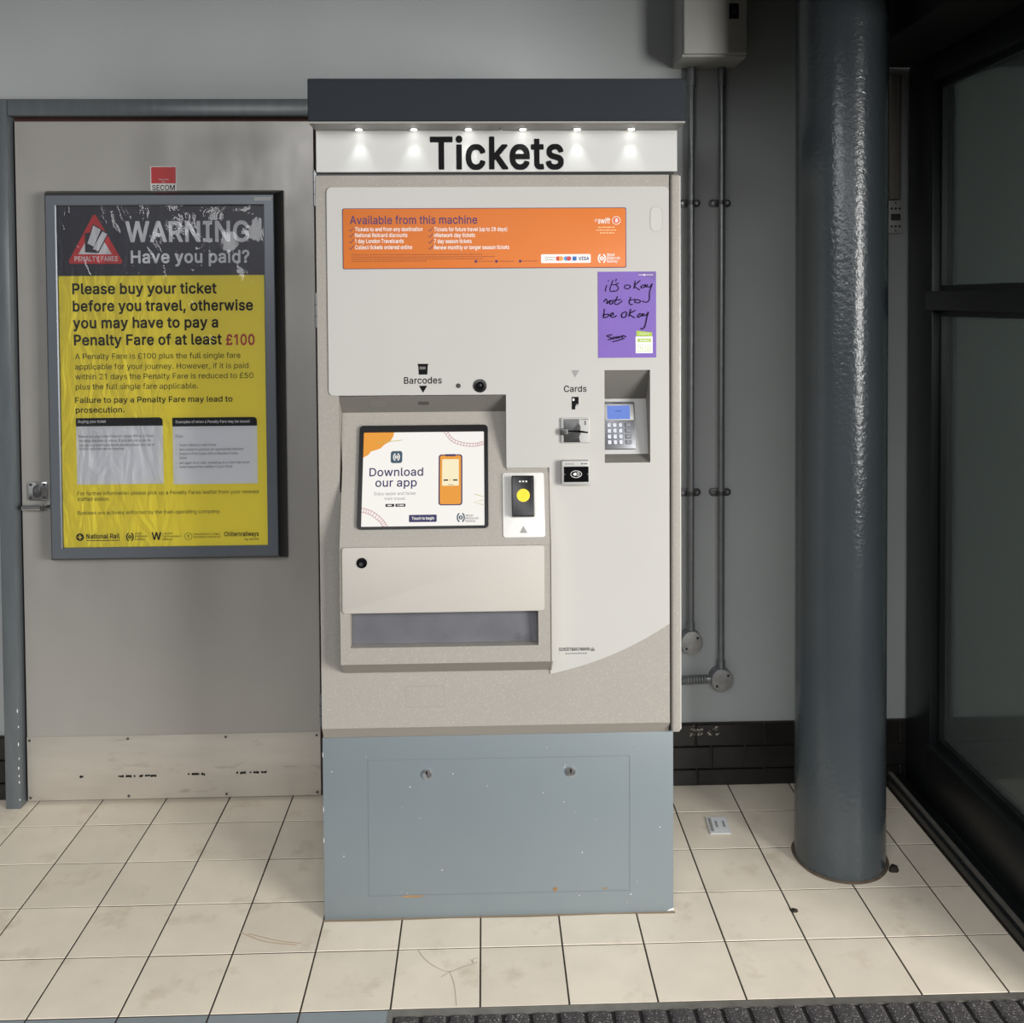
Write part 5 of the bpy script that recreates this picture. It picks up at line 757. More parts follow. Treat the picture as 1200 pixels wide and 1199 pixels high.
# floor: grout bed with single tiles
fl = box('floor', -3.2, 3.2, -4.0, WALLY, -0.10, -0.0016, GROUT); tag(fl, 'cream square floor tiles with dark joints', kind='structure')
TX, TY, TS, GAP = -0.0199, 2.3265, 0.2, 0.0042
def tile_mesh(w, d, m):
    bm = bmesh.new()
    poly_prism(bm, FLOORF, rect(-w / 2, -d / 2, w / 2, d / 2), -0.006, 0.0, 0.0005, 1)
    me = bpy.data.meshes.new('tile'); bmesh.ops.recalc_face_normals(bm, faces=bm.faces[:]); bm.to_mesh(me); bm.free()
    me.materials.append(m); return me
full = tile_mesh(TS - GAP, TS - GAP, TILE); fullg = tile_mesh(TS - GAP, TS - GAP, TILEG)
cracked_tile = None
for j in range(-4, 4):
    y0 = TY + j * TS; y1 = min(y0 + TS, WALLY - 0.012 + GAP)
    for i in range(-10, 12):
        x0 = TX + i * TS; x1 = x0 + TS
        grey = j < -1
        if grey and x1 > TX - TS + 0.01: continue           # entrance mat lies here
        if x0 > -0.40 and x1 < 0.47 and y0 > 2.46: continue  # under the machine
        sx0, sx1 = x0, x1
        if x0 < 1.288 < x1: sx1 = 1.288 + GAP / 2
        if abs(sx1 - sx0 - TS) < 1e-6 and abs(y1 - y0 - TS) < 1e-6: me = fullg if grey else full
        else: me = tile_mesh(sx1 - sx0 - GAP, y1 - y0 - GAP, TILEG if grey else TILE)
        t = link('tile', me, None, fl)
        t.location = ((sx0 + sx1) / 2, (y0 + y1) / 2, random.uniform(-0.0006, 0.0002))
        if j == -1 and i == -1: cracked_tile = t
ck = strokes('crack', FLOORF, [[(-0.172, 2.322), (-0.150, 2.285), (-0.120, 2.256), (-0.092, 2.243), (-0.062, 2.258), (-0.035, 2.268)], [(-0.092, 2.243), (-0.080, 2.20), (-0.073, 2.132)], [(-0.092, 2.243), (-0.112, 2.225)],
    [(-0.040, 2.268), (-0.036, 2.285), (-0.026, 2.288)], [(-0.045, 2.285), (-0.032, 2.268), (-0.028, 2.276)]], 0.0008, 0.0006, mat('crack_dirt', (120, 100, 76), .9), None)
ck.parent = cracked_tile; ck.location = -cracked_tile.location
scuffs = strokes('scuff_mark', FLOORF, [[(-0.62, 2.405), (-0.55, 2.368), (-0.47, 2.352)], [(-0.60, 2.40), (-0.52, 2.37), (-0.46, 2.358)]], 0.003, 0.0005, mat('brown_scuff', (198, 178, 150), 0.6), fl)

# mat well edging and mat
edge = box('trim_2', -0.222, 1.288, 2.102, 2.1235, -0.006, 0.0015, ALU); tag(edge, 'thin worn metal strip edging the entrance mat', kind='structure')
sidee = box('trim_3', -0.222, -0.212, 1.2, 2.102, -0.006, 0.0015, ALU); tag(sidee, 'short worn metal strip at the end of the mat', kind='structure')
mt = empty('entrance_mat', (0.5, 1.65, 0)); tag(mt, 'ribbed charcoal entrance mat along the front edge of the tiles', 'mat')
box('rubber_base', -0.210, 1.286, 1.2, 2.100, -0.004, 0.0005, MATBASE, mt)
bm = bmesh.new(); W = 0.052
nx, ny = 8, 60
grid = [[bm.verts.new((0.5 + W * (a / nx - .5), 1.205 + 0.89 * b / ny, 0.0015 + (0.0045 if 0 < a < nx else 0) + random.uniform(-.0012, .0012))) for b in range(ny + 1)] for a in range(nx + 1)]
for a in range(nx):
    for b in range(ny): bm.faces.new((grid[a][b], grid[a + 1][b], grid[a + 1][b + 1], grid[a][b + 1]))
rib0 = build('carpet_rib', bm, CARPET, mt, 180)
for k in range(1, 25):
    r = rib0.copy(); C.objects.link(r); r.parent = mt; r.location = (k * 0.0605 - 0.68, 0, 0)
rib0.location = (-0.68, 0, 0)

# black glazed brick skirting
bb = box('baseboard_back', 0.48, 3.19, 3.094, WALLY, 0.0, 0.203, MORTAR); tag(bb, 'black glazed brick skirting at the foot of the wall', kind='structure')
def bricks(parent, xs, z0, z1):
    for a, b in zip(xs[:-1], xs[1:]):
        bm = bmesh.new(); F = front(3.094)
        poly_prism(bm, F, rect(a + .003, z0, b - .003, z1), 0.0, 0.009 + random.uniform(0, .002), 0.0015, 1)
        build('brick', bm, BRICK, parent)
bricks(bb, [0.49, 0.674, 0.898, 1.122, 1.346, 1.57, 1.794, 2.018, 2.242], 0.132, 0.200)
bricks(bb, [0.50, 0.727, 0.836, 1.06, 1.284, 1.508, 1.732, 1.956, 2.18], 0.058, 0.127)
bricks(bb, [0.49, 0.680, 0.900, 1.124, 1.348, 1.57, 1.79, 2.01, 2.23], 0.004, 0.053)
fk = []
for _ in range(26):
    x = 0.655 + random.random() ** 1.6 * 0.09; z = 0.196 - random.random() * 0.028
    fk.append([(x + random.uniform(-.008, .008), z + random.uniform(-.006, .006)) for _k in range(3)])
flk = shapes('flaked_paint', front(3.0815), fk, 0.0, mat('flaked_paint', (176, 170, 158), 0.9), bb)
b2 = box('baseboard_left', -3.19, -1.506, 3.094, WALLY, 0.0, 0.203, MORTAR); tag(b2, 'brick skirting left of the metal door', kind='structure')
for z0, z1, off in ((0.132, 0.200, 0), (0.058, 0.127, .11), (0.004, 0.053, 0)):
    bricks(b2, [-2.4 + off, -2.18 + off, -1.96 + off, -1.74 + off, -1.506], z0, z1)

# ---------------------------------------------------------------- metal door with frame
dr = empty('door_1', (-0.99, 3.06, 0)); tag(dr, 'grey metal door with kick plate and blue grey frame', kind='structure')
box('rebate', -1.455, -0.47, 3.078, 3.099, 0.0, 2.16, REDWOOD, dr)
box('leaf', -1.4475, -0.5275, 3.062, 3.0775, 0.008, 2.140, DOOR, dr, 0.0015, 1)
box('jamb', -1.502, -1.4555, 3.030, 3.099, 0.0, 2.203, FRAMEP, dr, 0.003)
box('jamb', -0.5180, -0.462, 3.050, 3.099, 0.0, 2.150, FRAMEP, dr, 0.003)
box('frame_header', -1.4545, -0.455, 3.032, 3.099, 2.152, 2.203, FRAMEP, dr, 0.003)
chips = shapes('chipped_paint', front(3.0297), [circ(-1.4585 + random.uniform(-.0015, .0015), z, .0016, 7, random.uniform(.003, .007)) for z in (.03, .085, .105, .13, .16, .205, .26, .31)], 0.0, WHITEP, dr)
kp = plate('kick_plate', front(3.062), rect(-1.4465, 0.010, -0.5285, 0.213), 0.0, 0.003, KICK, dr, 0.001)
for x in (-1.438, -1.132, -0.826, -0.540):
    for z in (0.020, 0.203):
        plate('screw', front(3.059), circ(x, z, .0042, 10), 0.0, 0.0015, STEELD, kp)
for x0, x1, z in ((-1.285, -1.262, .084), (-1.165, -1.045, .083), (-0.965, -0.888, .085), (-0.795, -0.695, .087)):
    V = []
    n = int((x1 - x0) / .006)
    for k in range(n):
        a = x0 + k * .006
        if random.random() < .25: continue
        V.append([(a, z + random.uniform(-.004, 0)), (a + .0065, z + random.uniform(-.005, -.001)), (a + .006, z + random.uniform(.003, .006)), (a + .001, z + random.uniform(.002, .005))])
    shapes('tape_remnant', front(3.059), V, 0.0006, INK, kp)
lp = plate('lock_plate', front(3.062), rrect(-1.426, 0.962, -1.366, 1.021, .006), 0.0, 0.006, CHROME, dr, 0.0015)
for x in (-1.417, -1.375):
    for z in (0.971, 1.012): plate('screw', front(3.056), circ(x, z, .0048, 10), 0.0, 0.001, STEELD, lp)
plate('keyhole_escutcheon', front(3.056), rrect(-1.409, 0.973, -1.384, 1.010, .012), 0.0, 0.004, STEELD, lp, 0.001)
plate('key_cylinder', front(3.052), circ(-1.3965, 0.995, .008, 14), 0.0, 0.003, CHROME, lp)
tube('lever', [(-1.434, 3.035, 0.944), (-1.378, 3.035, 0.944)], .0085, CHROME, dr, 14)
tube('lever_neck', [(-1.378, 3.035, 0.944), (-1.372, 3.038, 0.944), (-1.370, 3.062, 0.944)], .0075, CHROME, dr, 12)
plate('keep_plate', front(3.062), rect(-1.362, .935, -1.352, .955), 0, .002, STEELD, dr)

# ---------------------------------------------------------------- glazed partition on the right
wn = empty('window_1', (1.36, 2.5, 0)); tag(wn, 'dark framed glazed partition at the right edge', kind='structure')
box('post', 1.362, 1.43, 2.916, 3.085, 0.0, 2.31, DARKFR, wn, .003)
box('post', 1.362, 1.43, 1.92, 2.02, 0.0, 2.31, DARKFR, wn, .003)
box('top_rail', 1.362, 1.43, 2.02, 2.916, 2.228, 2.31, DARKFR, wn, .003)
box('middle_rail', 1.355, 1.43, 2.02, 2.950, 1.538, 1.596, DARKFR, wn, .003)
box('bottom_rail', 1.350, 1.43, 2.02, 2.916, 0.028, 0.205, DARKFR, wn, .004)
box('floor_track', 1.292, 1.352, 1.92, 3.085, 0.0, 0.028, DARKFR, wn, .002)
box('track_lip', 1.305, 1.317, 1.92, 3.085, 0.028, 0.034, ALU, wn)
box('glazing_bead', 1.384, 1.40, 2.90, 2.916, 0.205, 1.538, DARKFR, wn)
box('glazing_bead', 1.384, 1.40, 2.90, 2.916, 1.596, 2.228, DARKFR, wn)
box('pane', 1.400, 1.408, 2.02, 2.916, 1.596, 2.228, GLASS, wn)
box('pane', 1.400, 1.408, 2.02, 2.916, 0.205, 1.538, GLASS, wn)
for k, z in enumerate((1.596, 2.21)):
    box('glazing_bead', 1.384, 1.40, 2.02, 2.90, z, z + .018, DARKFR, wn)
box('glazing_bead', 1.384, 1.40, 2.02, 2.90, 1.52, 1.538, DARKFR, wn)
box('glazing_bead', 1.384, 1.40, 2.02, 2.90, 0.205, 0.223, DARKFR, wn)

# ================================================================ TICKET MACHINE
tm = empty('ticket_machine', (0.03, 2.76, 0)); tag(tm, 'tall off-white ticket vending machine with touch screen on a blue grey plinth', 'ticket machine')
BF = 2.42   # door front
# plinth
pl = box('plinth', -0.418, 0.477, 2.4465, 3.085, 0.0, 0.470, PLINTH, tm, .002)
F = front(2.4465)
strokes('access_panel_joint', F, [[(-.303, .410), (.365, .409)], [(.365, .409), (.364, .058)], [(.364, .058), (-.304, .059)], [(-.304, .059), (-.303, .410)]], .0015, .0005, PLINTHL, pl, False)
for x, z in ((-0.154, 0.373), (0.213, 0.372)):
    plate('cam_lock', F, circ(x, z, .0125, 20), 0, .005, CHROME, pl, .001)
    plate('lock_slot', front(2.4413), rrect(x - .002, z - .002, x + .002, z + .009, .0018, 3), 0, .0006, BLACK, pl)
for pg in ([(-.225, .057), (-.205, .061), (-.17, .060), (-.160, .0575), (-.18, .0535), (-.21, .054)], circ(.172, .066, .006, 8), [(.29, .066), (.31, .067), (.30, .063)]): shapes('rust_patch', F, [pg], .0006, RUST, pl)
V = []
for _ in range(26):
    x, z = random.uniform(-.4, .46), random.uniform(.02, .45)
    V.append(circ(x, z, random.uniform(.0006, .0016), 6))
shapes('paint_chip', F, V + [[(-.4175, z), (-.4160, z + .003), (-.4165, z + .012), (-.4175, z + .014)] for z in (.2, .28, .42)] + [[(.46, .002), (.477, .004), (.477, .010), (.465, .006)]], .0006, WHITEP, pl)['kind'] = 'stuff'
shapes('sealant_line', FLOORF, [[(-.42, 2.446), (.48, 2.446), (.48, 2.438), (.3, 2.441), (.1, 2.437), (-.1, 2.440), (-.3, 2.436), (-.42, 2.438)]], .0008, mat('sealant', (150, 134, 112), 0.8), pl)

# cabinet carcass and door
box('carcass', -0.414, 0.480, 2.505, 3.085, 0.4705, 2.0, SAND, tm, .002)
REC = rect(-0.362, 1.10, 0.0545, 1.342)          # screen recess
PIN = rect(0.300, 1.168, 0.4145, 1.4005)         # card terminal recess
plate('door', front(2.505), [(-.4135, .505), (.4635, .505), (.4635, 1.8875), (-.4135, 1.8875)], 0, 2.505 - BF, SAND, tm, holes=[REC, PIN])
bm = bmesh.new()
poly_prism(bm, side(-0.4135), [(BF, .505), (2.444, .4715), (2.505, .4715), (2.505, .505)], 0, .877)
build('door_lower_lip', bm, mat('sand_lip', (150, 144, 135), 0.6), tm)
box('door_edge_strip', 0.4675, 0.4905, 2.416, 2.505, .480, 1.888, SAND, tm, .006, 3)
box('door_edge_bead', 0.4835, 0.4940, 2.422, 2.505, .484, 1.886, PANELW, tm, .003, 2)
box('door_gap', 0.4630, 0.4680, 2.430, 2.505, .480, 1.886, BLACK, tm)
for z0, z1 in ((1.815, 1.903), (1.512, 1.598), (.505, .585)):
    h = tube('hinge', [(-.4185, 2.44, z0), (-.4185, 2.44, z1)], .0045, STEEL, tm, 10)
    for q in (0.33, 0.66): tube('hinge_knuckle', [(-.4185, 2.44, z0 + (z1 - z0) * q - .001), (-.4185, 2.44, z0 + (z1 - z0) * q + .001)], .0052, STEELD, h, 10)
# white front panel with its stepped, curved outline
arc = []
def bez(p, q, r, t): return tuple(p[i] * (1 - t) ** 2 + 2 * q[i] * t * (1 - t) + r[i] * t * t for i in (0, 1))
for k in range(15): arc.append(bez((0.1605, 0.636), (0.325, 0.668), (0.4625, 0.759), k / 14))
def corner(cx, cy, r, a0, a1, n=5): return [(cx + r * math.cos(math.radians(a0 + (a1 - a0) * i / n)), cy + r * math.sin(math.radians(a0 + (a1 - a0) * i / n))) for i in range(n + 1)]
outline = arc + corner(.4625 - .012, 1.858 - .012, .012, 0, 90) + corner(-.386 + .012, 1.858 - .012, .012, 90, 180) + corner(-.386 + .012, 1.343 + .012, .012, 180, 270) + [(0.0535, 1.342), (0.0535, 1.158)] + [(0.1605, 1.158)]
plate('front_panel', front(BF), outline, 0, .004, PANELW, tm, holes=[PIN])
plate('blanking_plug', front(2.416), rrect(.416, 1.746, .446, 1.808, .0149, 8), 0, .0006, mat('plug_white', (194, 192, 187), 0.45), tm)
strokes('plug_joint', front(2.4154), [[*rrect(.416, 1.746, .446, 1.808, .0149, 8), rrect(.416, 1.746, .446, 1.808, .0149, 8)[0]]], .0008, .0002, GREYP, tm, False)
strokes('blank_plate_joint', front(BF), [[(-.202, .610), (-.108, .609), (-.108, .556), (-.202, .557), (-.202, .610)]], .0012, .0004, mat('joint_olive', (150, 144, 128), 0.6), tm, False)

# header panel, canopy and downlights
hp = box('header_panel', -0.4135, 0.4865, 2.43, 3.085, 1.897, 2.0, HEADW, tm, .0015, 1)
box('header_gap', -0.412, 0.480, 2.445, 3.08, 1.8885, 1.897, BLACK, tm)
text('lettering', front(2.43), 'Tickets', -0.1311, 0.2020, 1.9057, 0.0759, .0012, INK, hp, bold=.022, res=6)
cn = box('canopy', -0.4150, 0.4895, 2.332, 3.085, 2.0045, 2.106, CANOPY, tm, .002, 1)
un = box('canopy_underside', -0.4135, 0.4870, 2.334, 2.44, 2.0002, 2.0045, UNDER, tm)
for k in range(6):
    x = -0.304 + k * 0.1345
    dl = plate('downlight_bezel', FLOORF, circ(x, 2.410, .011, 20), 1.9985, 2.0005, CHROME, tm)
    plate('downlight_lens', FLOORF, circ(x, 2.410, .0075, 16), 1.9970, 1.9990, LED, dl)
    d = bpy.data.lights.new('downlight', 'SPOT'); d.energy = 0.34; d.spot_size = math.radians(64); d.spot_blend = 0.7; d.shadow_soft_size = .005; d.color = (0.95, 0.98, 1.0)
    lo = bpy.data.objects.new('downlight', d); C.objects.link(lo); lo.location = (x, 2.410, 1.9955)
    lo.rotation_euler = (Vector((0, 0.10, -1))).to_track_quat('-Z', 'Y').to_euler()
tube('sensor', [(0.045, 2.395, 1.9985), (0.045, 2.395, 1.9945)], .004, CHROME, tm, 10)

# orange information panel
F = front(2.4158)
op = plate('info_panel', front(2.416), rrect(-.346, 1.6575, .354, 1.8045, .004, 3), 0, .0022, ORANGE, tm, .0005)
plate('info_panel_edge', front(2.416), rrect(-.3475, 1.6562, .3558, 1.8060, .004, 3), 0, .0014, VIOLET, tm)
F = front(2.4138); H = .0004
text('lettering', F, 'Available from this machine', -0.3290, -0.0149, 1.7674, 0.0195, H, VIOLET, op, bold=.014, res=4)
for rw in ORANGE_WHITE[:8]: text('lettering', F, *rw, H, WHITEP, op, bold=.012)
text('lettering', F, 'swift', 0.2848, 0.3153, 1.7664, 0.0137, H, WHITEP, op, bold=.015, res=3, shear=.2)
for rw in ORANGE_WHITE[9:]: text('lettering', F, *rw, H, WHITEP, op, bold=.012)
ticks = []
for x, zs in ((-.3266, (1.753, 1.7385, 1.724, 1.7086)), (-.1314, (1.7522, 1.7375, 1.7228, 1.7078))):
    for z in zs: ticks.append([(x - .005, z), (x - .0015, z - .0042), (x + .0065, z + .006)])
for tk in ticks: strokes('tick_mark', F, [tk], .0017, H, VIOLET, op, False)
for z, xe in ((1.6905, -.0034), (1.6848, .0283), (1.6795, .0007), (1.6745, -.1408)):
    words('small_print', F, -.3265, xe, z, H, .0018, mat('brown_print', (150, 74, 40), 0.5), op)
for x in (-.019, .0318, .0911):
    shapes('contact_icon', F, [circ(x, 1.6738, .0036, 12)], H, VIOLET, op)
    words('small_print', F, x + .006, x + .044, 1.673, H, .0018, mat('brown_print', (150, 74, 40), 0.5), op)
cb = shapes('card_logo_box', F, [rrect(.1428, 1.6688, .2666, 1.6906, .003, 4)], H, WHITEP, op)
H2 = .0008
shapes('payment_mark', F, [circ(.1855, 1.6797, .0058, 16)], H2, mat('card_red', (206, 60, 50), 0.5), op)
shapes('payment_mark', F, [circ(.1925, 1.6797, .0058, 16)], H2 + .0001, mat('card_amber', (228, 160, 80), 0.5), op)
shapes('payment_mark', F, [circ(.2052, 1.6797, .0058, 16)], H2, mat('card_blue', (84, 146, 206), 0.5), op)
shapes('payment_mark', F, [circ(.2122, 1.6797, .0058, 16)], H2 + .0001, mat('card_red2', (196, 64, 70), 0.5), op)
shapes('payment_mark', F, [rect(.2212, 1.6745, .2312, 1.6847)], H2, BLUEP, op)
text('lettering', F, 'VISA', 0.2368, 0.2617, 1.6755, 0.0084, H2, NAVYT, op, bold=.02, res=3, shear=.15)
strokes('contactless_mark', F, [[(.152, 1.6745), (.1545, 1.6797), (.152, 1.685)], [(.1555, 1.6735), (.1585, 1.6797), (.1555, 1.686)]], .0011, H2, GREYP, op)
words('small_print', F, .160, .178, 1.682, H2, .0018, GREYP, op); words('small_print', F, .160, .176, 1.676, H2, .0018, GREYP, op)
def rail_logo(name, F, cx, cy, r, h, m, parent):
    """Two mirrored bow-shaped half rings with a split centre."""
    ls = []
    for s in (-1, 1):
        ls.append([(cx + s * r * .35, cy + r), (cx + s * r * .75, cy + r * .45), (cx + s * r * .75, cy - r * .45), (cx + s * r * .35, cy - r)])
        ls.append([(cx + s * r * .10, cy + r * .45), (cx + s * r * .32, cy), (cx + s * r * .10, cy - r * .45)])
    return strokes(name, F, ls, r * .32, h, m, parent)
rail_logo('rail_logo', F, .2943, 1.6795, .0105, H, WHITEP, op)
strokes('swift_ring', F, [[*circ(.3309, 1.7737, .0098, 20), circ(.3309, 1.7737, .0098, 20)[0]]], .0013, H, WHITEP, op, False)
shapes('swift_disc', F, [circ(.3309, 1.7737, .0066, 16)], H, mat('coral', (226, 96, 90), 0.5), op)
text('lettering', F, 'a', .3275, .3345, 1.7700, .0105, H2, WHITEP, op, bold=.03)
strokes('swift_leaf', F, [[(.2765, 1.7735), (.281, 1.7785), (.2845, 1.7755), (.280, 1.7705), (.2765, 1.7735)]], .001, H, WHITEP, op, False)
for z, a in ((1.7555, .285), (1.7485, .280), (1.7415, .290)): words('small_print', F, a, .330, z, H, .0026, mat('pale_orange', (246, 190, 140), 0.5), op)

# printed marks on the white panel
F = front(2.416); H = .0005
text('lettering', F, 'Barcodes', -0.1999, -0.1061, 1.3714, 0.0161, H, INK, tm, bold=.012, res=4)
text('lettering', F, 'Cards', 0.1983, 0.2549, 1.3472, 0.0154, H, INK, tm, bold=.008, res=4)
text('lettering', F, 'SCHEIDT&BACHMANN', 0.1821, 0.2595, 0.6942, 0.0078, H, INK, tm, bold=.012, res=3)
words('small_print', F, .182, .186, .6865, H, .0018, GREYP, tm); words('small_print', F, .198, .253, .6862, H, .0016, INKS, tm)
strokes('maker_mark', F, [[(.2625, .6935), (.2625, .697), (.2671, .7015), (.2717, .697), (.2717, .6935), (.2625, .6935)], [(.2671, .694), (.2671, .699)], [(.2648, .694), (.2648, .697)], [(.2694, .694), (.2694, .697)]], .0011, H, INKS, tm, False)
shapes('barcode_icon', F, [rect(-.1655, 1.4165, -.1393, 1.4205), [(-.1630, 1.3935), (-.1418, 1.3935), (-.1405, 1.4165), (-.1643, 1.4165)]], H, INK, tm)
shapes('barcode_icon_bars', F, [rect(-.1605 + k * .0032, 1.4065, -.1605 + k * .0032 + (.002 if k % 2 else .0012), 1.4135) for k in range(5)], H + .0002, GREYP, tm)
shapes('arrow_mark', F, [[(-.163, 1.3659), (-.1528, 1.3484), (-.1423, 1.3657)]], H, INK, tm)
shapes('arrow_mark', F, [[(.2167, 1.4012), (.2262, 1.383), (.237, 1.4011)]], H, GREYP, tm)
shapes('card_icon', F, [[(.2175, 1.3345), (.235, 1.3345), (.235, 1.316), (.229, 1.3155), (.229, 1.311), (.2265, 1.311), (.2265, 1.3029), (.2175, 1.3029)]], H, INK, tm)
shapes('card_icon_chip', F, [rrect(.2195, 1.3245, .2245, 1.3305, .0015, 3)], H + .0002, WHITEP, tm)
shapes('card_icon_hand', F, [[(.2275, 1.3145), (.2315, 1.317), (.2345, 1.3155), (.2335, 1.3125), (.2285, 1.3105)]], H + .0002, GREYP, tm)
plate('camera_port', F, circ(-.0652, 1.365, .0060, 18), 0, .0008, mat('dark_port', (66, 62, 56), .4), tm)
cl = plate('door_lock', F, circ(-.0111, 1.3645, .0168, 28), 0, .0030, BLACK, tm, .001)
plate('lock_barrel', front(2.413), circ(-.0111, 1.3645, .0105, 20), 0, .0012, BLACKG, cl)
plate('lock_pin', front(2.4118), circ(-.0095, 1.3665, .0026, 10), 0, .0012, STEELD, cl)

# ---------------------------------------------------------------- screen module (wedge leaning out of the door)
By, Bz, Cy, Cz = 2.47, 1.294, 2.362, 0.978
dvec = Vector((0, Cy - By, Cz - Bz)).normalized()
nout = Vector((0, dvec.z, -dvec.y)); nout = nout if nout.y < 0 else -nout
INC = Frame((0, By, Bz), (1, 0, 0), tuple(-dvec), tuple(nout))     # y measured upwards from the top of the incline
ML, MR = -0.3560, 0.1600
bm = bmesh.new()
poly_prism(bm, side(-0.3615), [(2.421, 1.3405), (By, Bz), (2.504, Bz - .04), (2.504, 1.3405)], 0, .4155)
build('recess_hood', bm, POCKET, tm)
LINC = math.hypot(Cy - By, Cz - Bz)
VS = LINC * (Bz - 1.157) / (Bz - Cz)
plate('screen_module', INC, [(-.3610, 0), (-.3610, -.06), (ML, -VS), (ML, -LINC), (MR, -LINC), (MR, -VS), (.0540, -VS), (.0540, 0)], -.034, 0, SAND, tm)
bm = bmesh.new()
poly_prism(bm, side(ML), [(By + (Cy - By) * .47, Bz + (Cz - Bz) * .47), (Cy, Cz), (2.419, Cz), (2.419, 1.13)], 0, MR - ML)
bmesh.ops.translate(bm, verts=bm.verts[:], vec=(0, .0006, 0))
build('module_body', bm, SAND, tm)
# lower housing with tray opening
TRAY = rect(-.332, .729, .128, .8145)
plate('tray_housing', front(2.419), rect(ML, .688, MR, Cz - .0003), 0, 2.419 - Cy, SAND, tm, holes=[TRAY])
bm = bmesh.new()
poly_prism(bm, side(ML), [(Cy, .6878), (2.414, .648), (2.4195, .648), (2.4195, .6878)], 0, MR - ML)
build('housing_lip', bm, mat('sand_lip', (150, 144, 135), 0.6), tm)
bm = bmesh.new()
yc = By + (Cy - By) * (Bz - 1.157) / (Bz - Cz)
poly_prism(bm, side(MR + .0002), [(yc - .002, 1.1565), (Cy - .003, Cz), (Cy - .003, .690), (2.414, .646), (2.419, .646), (2.419, 1.1565)], 0, .0035)
build('module_edge_rim', bm, MODW, tm)
tf = plate('tray_flap', Frame((0, 2.392, .7725), (1, 0, 0), (0, .10, .995), (0, -.995, .10)), rect(-.331, -.0425, .127, .0415), -.003, 0, TRAYM, tm)
fp = plate('cash_flap', front(Cy), rrect(-.3500, .8155, .1435, .9770, .007, 4), 0, .005, MODW, tm, .0012)
kl = plate('flap_lock', front(Cy - .005), circ(-.3015, .940, .0128, 22), 0, .003, BLACKG, tm, .0008)
plate('lock_pin', front(Cy - .008), circ(-.3035, .9375, .0050, 12), 0, .0012, STEELD, kl)
# hood details: loudspeaker holes and barcode window
hd = Vector((0, By - 2.421, Bz - 1.3405)).normalized(); hn = Vector((0, hd.z, -hd.y)); hn = hn if hn.y < 0 else -hn
HOOD = Frame((0, 2.421, 1.3405), (1, 0, 0), tuple(-hd), tuple(hn))
hl = []
for a in range(-4, 5):
    for b in range(-2, 3):
        if abs(a) + abs(b) < 6: hl.append(circ(-.268 + a * .0042 + (b % 2) * .002, -.0305 + b * .0058, .0010, 6))
shapes('loudspeaker_holes', HOOD, hl, .0006, GREYL, tm)
plate('barcode_window', HOOD, rrect(-.166, -.036, -.140, -.024, .002, 3), 0, .001, mat('smoked_window', (86, 82, 76), .3), tm)

# screen bezel and lit screen
bz = plate('screen_bezel', INC, rrect(-.3150, -.2930, .0075, -.0355, .010, 5), 0, .008, BLACKG, tm, holes=[rrect(-.3045, -.2865, -.0025, -.0525, .002, 3)])
ts = plate('touch_screen', INC, rect(-.3050, -.2875, -.0020, -.0515), .0002, .0030, SCR, tm)
S = .0034
def dn(pts): return [(x, -v) for x, v in pts]
shapes('screen_graphic', INC, [dn([(-.3045, .0525), (-.2285, .0525), (-.2310, .0640), (-.239, .0761), (-.2520, .0830), (-.2620, .0930), (-.2734, .0969), (-.2850, .1000), (-.2920, .1090), (-.3045, .1157)])], S, SCRO, ts)
strokes('screen_graphic', INC, [dn([(-.272, .0785), (-.255, .0768), (-.235, .0752), (-.2081, .0723)])], .0016, S + .0002, SCRL, ts)
def track(pts, wdt):
    P = smooth_line(dn(pts), 4); out = [[(p.x, p.y) for p in P]]; o2 = []
    for i, p in enumerate(P):
        d = (P[min(i + 1, len(P) - 1)] - P[max(i - 1, 0)]).normalized(); q = Vector((p.x - d.y * wdt, p.y + d.x * wdt)); o2.append((q.x, q.y))
        out.append([(p.x, p.y), (q.x, q.y)])
    return out + [o2]
strokes('screen_track', INC, track([(-.1029, .0531), (-.0837, .0767), (-.0536, .0882), (-.0236, .0901), (-.0034, .0850)], .0075), .0011, S, SCRR, ts, False)
strokes('screen_track', INC, track([(-.304, .2401), (-.2793, .2482), (-.2544, .2664), (-.2403, .2855)], -.010), .0011, S, SCRR, ts, False)
shapes('app_icon', INC, [rrect(-.236, -.1303, -.207, -.0998, .006, 4)], S, SCRT, ts)
rail_logo('app_icon_mark', INC, -.2215, -.115, .0088, S + .0003, SCR, ts)
text('lettering', INC, 'Download', -.2881, -.1544, -.1622, .0198, S, SCRN, ts, bold=.012, res=5)
text('lettering', INC, 'our app', -.2726, -.1699, -.1886, .0198, S, SCRN, ts, bold=.012, res=5)
text('lettering', INC, 'Enjoy easier and faster', -.2745, -.1716, -.2096, .0078, S, SCRG, ts, res=3)
text('lettering', INC, 'train travel.', -.2491, -.1965, -.2216, .0072, S, SCRG, ts, res=3)
for a, b in ((-.2464, -.2247), (-.2219, -.1972)):
    shapes('store_badge', INC, [rrect(a, -.2384, b, -.2312, .001, 2)], S, SCRK, ts)
    words('small_print', INC, a + .005, b - .002, -.2362, S + .0003, .0026, SCR, ts)
shapes('start_button', INC, [rrect(-.1881, -.2764, -.1199, -.2586, .002, 3)], S, SCRN, ts)
text('lettering', INC, 'Touch to begin', -.1811, -.1263, -.2704, .0066, S + .0003, SCR, ts, bold=.02, res=3)
shapes('phone_picture', INC, [rrect(-.1161, -.2364, -.0567, -.1097, .007, 5)], S, SCRN, ts)
shapes('phone_picture', INC, [rrect(-.1128, -.2338, -.0600, -.1124, .005, 5)], S + .0003, SCRO, ts)
shapes('phone_picture', INC, [rrect(-.0995, -.1145, -.0735, -.1092, .0015, 3)], S + .0006, SCRN, ts)
